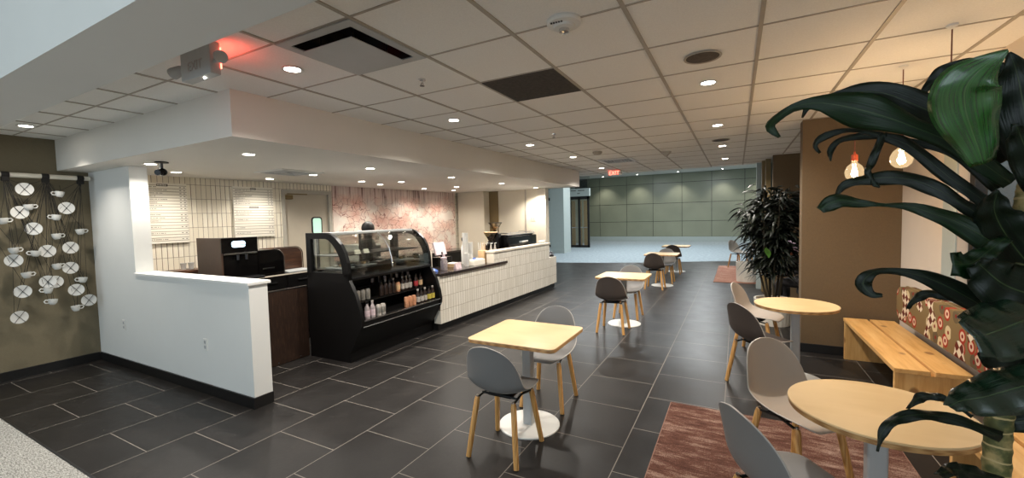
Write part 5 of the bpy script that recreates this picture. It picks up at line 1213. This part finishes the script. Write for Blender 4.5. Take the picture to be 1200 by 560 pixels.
LEAVES = [
    [(0.517, 1.3, 1.678, 0.0146), (0.468, 1.293, 1.726, 0.0185), (0.411, 1.285, 1.777, 0.017), (0.349, 1.278, 1.815, 0.0213), (0.305, 1.271, 1.839, 0.0313), (0.26, 1.264, 1.859, 0.0397), (0.216, 1.256, 1.875, 0.0322), (0.168, 1.249, 1.887, 0.0164), (0.122, 1.242, 1.882, 0.0093), (0.083, 1.235, 1.856, 0.0105), (0.073, 1.227, 1.836, 0.0105), (0.091, 1.22, 1.81, 0.0021)],
    [(0.54, 1.36, 1.737, 0.019), (0.479, 1.365, 1.801, 0.0255), (0.422, 1.37, 1.848, 0.0283), (0.369, 1.375, 1.889, 0.0312), (0.322, 1.38, 1.919, 0.0256), (0.272, 1.385, 1.93, 0.0197), (0.211, 1.39, 1.925, 0.009), (0.171, 1.395, 1.912, 0.0081), (0.157, 1.4, 1.883, 0.0023)],
    [(0.452, 1.24, 1.718, 0.0195), (0.437, 1.223, 1.753, 0.0298), (0.42, 1.206, 1.79, 0.0417), (0.405, 1.189, 1.826, 0.0498), (0.397, 1.171, 1.857, 0.0507), (0.4, 1.154, 1.878, 0.043), (0.416, 1.137, 1.898, 0.0225), (0.436, 1.12, 1.913, 0.0016)],
    [(0.573, 1.3, 1.683, 0.0319), (0.536, 1.288, 1.782, 0.0461), (0.518, 1.275, 1.851, 0.0476), (0.504, 1.262, 1.902, 0.0245), (0.489, 1.25, 1.942, 0.0017)],
    [(0.591, 1.4, 1.907, 0.0172), (0.52, 1.41, 1.947, 0.0199), (0.468, 1.42, 1.962, 0.0206), (0.435, 1.43, 1.948, 0.0169), (0.409, 1.44, 1.913, 0.0022)],
    [(0.526, 1.36, 1.613, 0.0174), (0.485, 1.364, 1.658, 0.0138), (0.439, 1.368, 1.704, 0.0131), (0.394, 1.372, 1.759, 0.0134), (0.36, 1.376, 1.792, 0.0147), (0.324, 1.38, 1.811, 0.0086), (0.282, 1.384, 1.831, 0.0066), (0.239, 1.388, 1.835, 0.0067), (0.2, 1.392, 1.824, 0.0091), (0.186, 1.396, 1.806, 0.0069), (0.198, 1.4, 1.785, 0.0023)],
    [(0.534, 1.4, 1.669, 0.0099), (0.481, 1.408, 1.743, 0.0102), (0.433, 1.415, 1.777, 0.0084), (0.384, 1.422, 1.798, 0.0086), (0.344, 1.43, 1.817, 0.0088), (0.297, 1.438, 1.825, 0.0091), (0.249, 1.445, 1.82, 0.0081), (0.228, 1.452, 1.793, 0.0071), (0.23, 1.46, 1.766, 0.0024)],
    [(0.325, 1.38, 1.821, 0.0064), (0.313, 1.376, 1.786, 0.0086), (0.299, 1.372, 1.744, 0.0086), (0.292, 1.368, 1.723, 0.0065), (0.303, 1.364, 1.696, 0.0064), (0.314, 1.36, 1.683, 0.0021)],
    [(0.509, 1.34, 1.591, 0.0153), (0.462, 1.346, 1.633, 0.0137), (0.42, 1.351, 1.67, 0.0161), (0.375, 1.357, 1.698, 0.0175), (0.329, 1.363, 1.707, 0.0169), (0.281, 1.369, 1.704, 0.013), (0.244, 1.374, 1.692, 0.0089), (0.225, 1.38, 1.659, 0.0022)],
    [(0.502, 1.32, 1.548, 0.0264), (0.446, 1.318, 1.593, 0.0213), (0.398, 1.315, 1.617, 0.0158), (0.352, 1.312, 1.636, 0.008), (0.302, 1.31, 1.64, 0.0051), (0.266, 1.308, 1.645, 0.0094), (0.232, 1.305, 1.653, 0.0169), (0.206, 1.302, 1.647, 0.0181), (0.185, 1.3, 1.631, 0.0107)],
    [(0.525, 1.3, 1.374, 0.0148), (0.448, 1.292, 1.433, 0.0228), (0.389, 1.285, 1.468, 0.0175), (0.335, 1.278, 1.484, 0.0079), (0.292, 1.27, 1.484, 0.008), (0.27, 1.262, 1.469, 0.0141), (0.264, 1.255, 1.452, 0.0161), (0.278, 1.248, 1.432, 0.0079), (0.295, 1.24, 1.432, 0.0039)],
    [(0.542, 1.36, 1.385, 0.0194), (0.49, 1.372, 1.408, 0.016), (0.45, 1.384, 1.417, 0.0124), (0.423, 1.396, 1.418, 0.0106), (0.4, 1.408, 1.401, 0.0086), (0.389, 1.42, 1.372, 0.0022)],
    [(0.498, 1.26, 1.565, 0.0107), (0.466, 1.247, 1.535, 0.0161), (0.436, 1.233, 1.51, 0.0288), (0.402, 1.22, 1.51, 0.0235)],
    [(0.539, 1.22, 1.42, 0.0439), (0.491, 1.187, 1.401, 0.057), (0.437, 1.153, 1.381, 0.0534), (0.401, 1.12, 1.378, 0.0329)],
    [(0.534, 1.2, 1.289, 0.0367), (0.486, 1.18, 1.271, 0.0437), (0.437, 1.16, 1.253, 0.0373), (0.395, 1.14, 1.244, 0.0221), (0.371, 1.12, 1.237, 0.0067)],
    [(0.518, 1.3, 1.122, 0.0113), (0.444, 1.284, 1.15, 0.0115), (0.382, 1.268, 1.158, 0.0117), (0.33, 1.252, 1.146, 0.0118), (0.299, 1.236, 1.113, 0.0079), (0.288, 1.22, 1.073, 0.002)],
    [(0.499, 1.38, 1.129, 0.0041), (0.474, 1.395, 1.145, 0.0063), (0.448, 1.41, 1.156, 0.0086), (0.417, 1.425, 1.142, 0.011), (0.399, 1.44, 1.103, 0.0022)],
    [(0.479, 1.18, 1.073, 0.0102), (0.42, 1.147, 1.097, 0.0153), (0.379, 1.113, 1.113, 0.0134), (0.346, 1.08, 1.114, 0.005)],
    [(0.573, 1.33, 1.483, 0.048), (0.518, 1.303, 1.562, 0.0479), (0.486, 1.277, 1.62, 0.0291), (0.479, 1.25, 1.664, 0.0035)],
    [(0.541, 1.24, 1.442, 0.0515), (0.485, 1.227, 1.467, 0.0489), (0.448, 1.213, 1.502, 0.028), (0.433, 1.2, 1.519, 0.0052)],
    [(0.609, 1.4, 1.735, 0.0153), (0.574, 1.413, 1.773, 0.0157), (0.547, 1.427, 1.809, 0.0141), (0.531, 1.44, 1.838, 0.0041)],
    [(0.591, 1.33, 1.28, 0.0481), (0.548, 1.32, 1.305, 0.0449), (0.505, 1.31, 1.297, 0.0303), (0.481, 1.3, 1.308, 0.0057)],
    [(0.539, 1.22, 1.638, 0.02), (0.51, 1.197, 1.688, 0.0263), (0.482, 1.173, 1.745, 0.0227), (0.461, 1.15, 1.783, 0.0048)],
]
plant = thing('cane_plant', 'tall cane plant with broad drooping leaves in the right foreground', 'plant', (0.545, 1.345, 0.0125))
tp = [(0.0, 0.0, 0.26), (-0.006, 0, 0.6), (-0.016, 0.002, 1.0), (-0.012, 0, 1.2), (0.004, -0.002, 1.42), (0.012, -0.004, 1.62), (0.014, -0.004, 1.70)]
cn = [0.030, 0.027, 0.0235, 0.0225, 0.021, 0.018, 0.010]
cp = smooth_path([(q[0], q[1], q[2], r) for q, r in zip(tp, cn)], 120)
MB().tube([q.to_3d() for q in cp], [q[3] * (1.07 if i % 3 == 0 else 0.99) for i, q in enumerate(cp)], 18).obj('cane', 'cane', plant)
MB().lathe([(0, 0), (0.15, 0), (0.19, 0.30), (0.195, 0.31), (0.18, 0.31), (0.17, 0.27), (0, 0.27)], seg=40).obj('pot', 'pot', plant)
MB().lathe([(0.04, 0.275), (0.168, 0.272)], seg=30).obj('soil', 'soil', plant)
TILT = [0.15, -0.1, 0.1, 0.2, -0.3, 0.3, 0.2, 0.1, 0.3, 0.25, 0.1, 0.3, 0.2, 0.15, 0.1, 0.3, 0.3, 0.3, -0.3, 0.3, 0.2, -0.2, 0.1, 0.2, -0.2]
for i, lf in enumerate(LEAVES):
    m_ = 'leafb' if i == 2 else 'leafs' if i in (13, 14) else ('leafg' if i in (0, 9, 12) else 'leaf')
    leaf_obj(lf, m_, plant, TILT[i])
# leaves on the side away from the room, out of the picture to the right
rq = random.Random(5)
for k in range(8):
    a = (-0.7, 0.25, -0.2, 0.05, -0.9, 0.3, -0.45, -0.05)[k]; z = (1.2, 1.33, 1.46, 1.14, 1.38, 1.5, 1.27, 1.42)[k]; ln = rq.uniform(0.36, 0.5)
    dx_, dy_ = math.cos(a), math.sin(a); c_ = Vector((0.545, 1.345, z))
    pts = []
    for u, w in ((0, 0.02), (0.3, 0.04), (0.6, 0.045), (0.85, 0.025), (1.0, 0.002)):
        q = c_ + Vector((dx_ * ln * u, dy_ * ln * u, (0.14 + 0.03 * k) * u - 0.42 * u * u)); pts.append((q.x, q.y, q.z, w))
    leaf_obj(pts, 'leaf', plant, rq.uniform(-0.4, 0.4))

# ------------------------------------------------------------------ bushy plant by the pillar and ribbed planters
def ribbed(t, r0, r1, h):
    f = MB(); n_ = 96; prof = [(r0, 0), (r0, 0.0), (r1, h), (r1, h)]
    rings = []
    for z in (0.0, 0.01, h - 0.01, h):
        rr = r0 + (r1 - r0) * z / h
        rings.append([(rr * (1 + (0.018 if (k // 2) % 2 else 0)) * math.cos(2 * PI * k / n_), rr * (1 + (0.018 if (k // 2) % 2 else 0)) * math.sin(2 * PI * k / n_), z) for k in range(n_ + 1)])
    f.grid(rings); bmesh.ops.remove_doubles(f.b, verts=f.b.verts, dist=1e-5)
    f.lathe([(r1 * 1.02, h), (r1 * 1.03, h + 0.012), (r1 * 0.92, h + 0.012), (r1 * 0.9, h - 0.06), (0, h - 0.06)], seg=48)
    f.lathe([(0, 0.0005), (r0, 0.0005)], seg=48)
    return f.obj('pot', 'pot', t, 30)
bp = thing('bushy_plant', 'tall bushy dark leaved plant in a white ribbed pot before the pillar', 'plant', (0.47, 7.12, 0))
ribbed(bp, 0.21, 0.24, 0.36)
MB().lathe([(0, 0.315), (0.21, 0.312)], seg=30).obj('soil', 'rimwood', bp)
stems = []
for k in range(7):
    a = 2 * PI * k / 7 + 0.3; r_ = 0.07; top = Vector(((0.20 + 0.12 * (k % 2)) * math.cos(a), (0.20 + 0.12 * (k % 2)) * math.sin(a), 1.98 - 0.09 * (k % 4)))
    p0 = Vector((r_ * math.cos(a), r_ * math.sin(a), 0.3)); pts = [p0.lerp(top, u) + Vector((0.03 * math.sin(3 * u + k), 0.03 * math.cos(4 * u + k), 0)) * (u > 0) for u in (0, 0.25, 0.5, 0.75, 1.0)]
    MB().tube(pts, [0.016, 0.014, 0.012, 0.009, 0.005], 8).obj('stem', 'darkstem', bp); stems.append(pts)
def foliage(cnt, seed, rx, ry, z0, z1, ln):
    rnd = random.Random(seed); b = MB(); uv = b.b.loops.layers.uv.new('UVMap')
    for q in range(cnt):
        pts = rnd.choice(stems); u = (0.27 + 0.73 * rnd.random() ** 0.85) * 3.999; i = int(u); c_ = pts[i].lerp(pts[i + 1], u - i)
        a = rnd.uniform(0, 2 * PI); out = Vector((math.cos(a), math.sin(a), rnd.uniform(-0.2, 0.5))).normalized()
        c_ = c_ + out * rnd.uniform(0.0, 0.13); L = rnd.uniform(0.6, 1.1) * ln; wd = L * rnd.uniform(0.11, 0.17)
        lat = out.cross(Vector((0, 0, 1))).normalized(); lat = Matrix.Rotation(rnd.uniform(-0.7, 0.7), 3, out) @ lat; nr = lat.cross(out)
        prev = None; dr = rnd.uniform(0.3, 0.9)
        for j in range(6):
            v = j / 5; w = wd * math.sin(PI * (0.06 + 0.94 * v) ** 0.8) if j < 5 else 0.001
            p = c_ + out * (L * v) - Vector((0, 0, 1)) * (L * dr * v * v)
            row_ = [b.b.verts.new(p - lat * w + nr * w * 0.25), b.b.verts.new(p), b.b.verts.new(p + lat * w + nr * w * 0.25)]
            if prev:
                for k in (0, 1):
                    fc = b.b.faces.new((prev[k], prev[k + 1], row_[k + 1], row_[k]))
                    for lp, (uu, vv) in zip(fc.loops, ((k / 2, v - .2), (k / 2 + .5, v - .2), (k / 2 + .5, v), (k / 2, v))): lp[uv].uv = (uu, vv)
            prev = row_
    return b
o = foliage(1350, 3, 0, 0, 0, 0, 0.205).obj('foliage', 'bushleaf', bp, 180, recalc=False)
sd = o.modifiers.new('Thickness', 'SOLIDIFY'); sd.thickness = 0.0012
yl = MB(); rows_ = [[(-0.10 + 0.02 * math.cos(u * 3) + (v - 1) * 0.035 * math.sin(PI * (0.05 + 0.95 * u)), -0.42 - 0.10 * u, 1.0 + 0.20 * u - 0.05 * u * u) for v in range(3)] for u in [k / 8 for k in range(9)]]
yl.grid(rows_); yl.tube([(-0.08, -0.08, 0.98), (-0.08, -0.42, 1.0)], 0.004, 6); o = yl.obj('young_leaf', 'bushlite', bp, 180, recalc=False); o['label'] = 'bright green young leaf'
t = thing('planter', 'white ribbed planter with bark mulch on the far rug edge', 'planter', (0.20, 11.25, 0.0125))
ribbed(t, 0.20, 0.21, 0.44)
MB().lathe([(0, 0.415), (0.188, 0.412)], seg=30).obj('mulch', 'rimwood', t)
for i, x in enumerate((-7.4, -5.3, -3.0, -0.7, 1.2)):
    make_downlight('hall downlight washing the green glass wall, %sfrom the left' % ('first ' if i == 0 else ORD[i]), (x, 26.1, 4.05), 70, 'hall downlights along the glass wall', 1.7)
# ------------------------------------------------------------------ lamps, daylight, camera
for y, lb in ((13.5, 'nearest'), (17.5, 'middle'), (21.5, 'farthest')):  # lamps added out of view to brighten the hall
    for x, sd_ in ((-4.8, 'left'), (-1.2, 'right')):
        t = thing('added_hall_lamp', 'added unseen lamp in the high hall ceiling, %s row, %s one' % (lb, sd_), 'ceiling lamp', (x, y, 4.05), 0, 'added unseen lamps in the hall ceiling')
        MB().box(-0.32, 0.32, -0.32, 0.32, -0.03, 0, 0.004).obj('housing', 'paintmetal', t, 0)
        MB().box(-0.28, 0.28, -0.28, 0.28, -0.034, -0.0305).obj('diffuser', 'hallglow', t, 0)
        l = bpy.data.lights.new('lamp', 'AREA'); l.energy = 62; l.size = 0.55; l.color = (0.94, 0.98, 1.0)
        o = bpy.data.objects.new('lamp', l); C.objects.link(o); o.parent = t; o.location = (0, 0, -0.04)
w = bpy.data.worlds.new('lobby_daylight'); S.world = w; w.use_nodes = True
bg = w.node_tree.nodes['Background']; bg.inputs[0].default_value = (0.76, 0.89, 0.98, 1); bg.inputs[1].default_value = 0.98

cam = bpy.data.cameras.new('camera'); co = bpy.data.objects.new('camera', cam); C.objects.link(co); S.camera = co
yaw, pitch, roll, F = -0.491240, -0.0502892, -0.0240570, 492.692
fw = Vector((math.sin(yaw) * math.cos(pitch), math.cos(yaw) * math.cos(pitch), math.sin(pitch)))
r0 = fw.cross(Vector((0, 0, 1))).normalized(); u0 = r0.cross(fw)
rr = math.cos(roll) * r0 + math.sin(roll) * u0; uu = -math.sin(roll) * r0 + math.cos(roll) * u0
co.matrix_world = Matrix(((rr.x, uu.x, -fw.x, 0), (rr.y, uu.y, -fw.y, 0), (rr.z, uu.z, -fw.z, H), (0, 0, 0, 1)))
cam.sensor_fit = 'HORIZONTAL'; cam.sensor_width = 36; cam.lens = F / 1200 * 36; cam.clip_start = 0.02; cam.clip_end = 200
S.view_settings.view_transform = 'Standard'; S.view_settings.look = 'None'; S.view_settings.gamma = 1; S.view_settings.use_curve_mapping = False
S.view_settings.exposure = 1.06
S.cycles.use_denoising = True
S.cycles.max_bounces = 8; S.cycles.transparent_max_bounces = 16; S.cycles.sample_clamp_indirect = 4
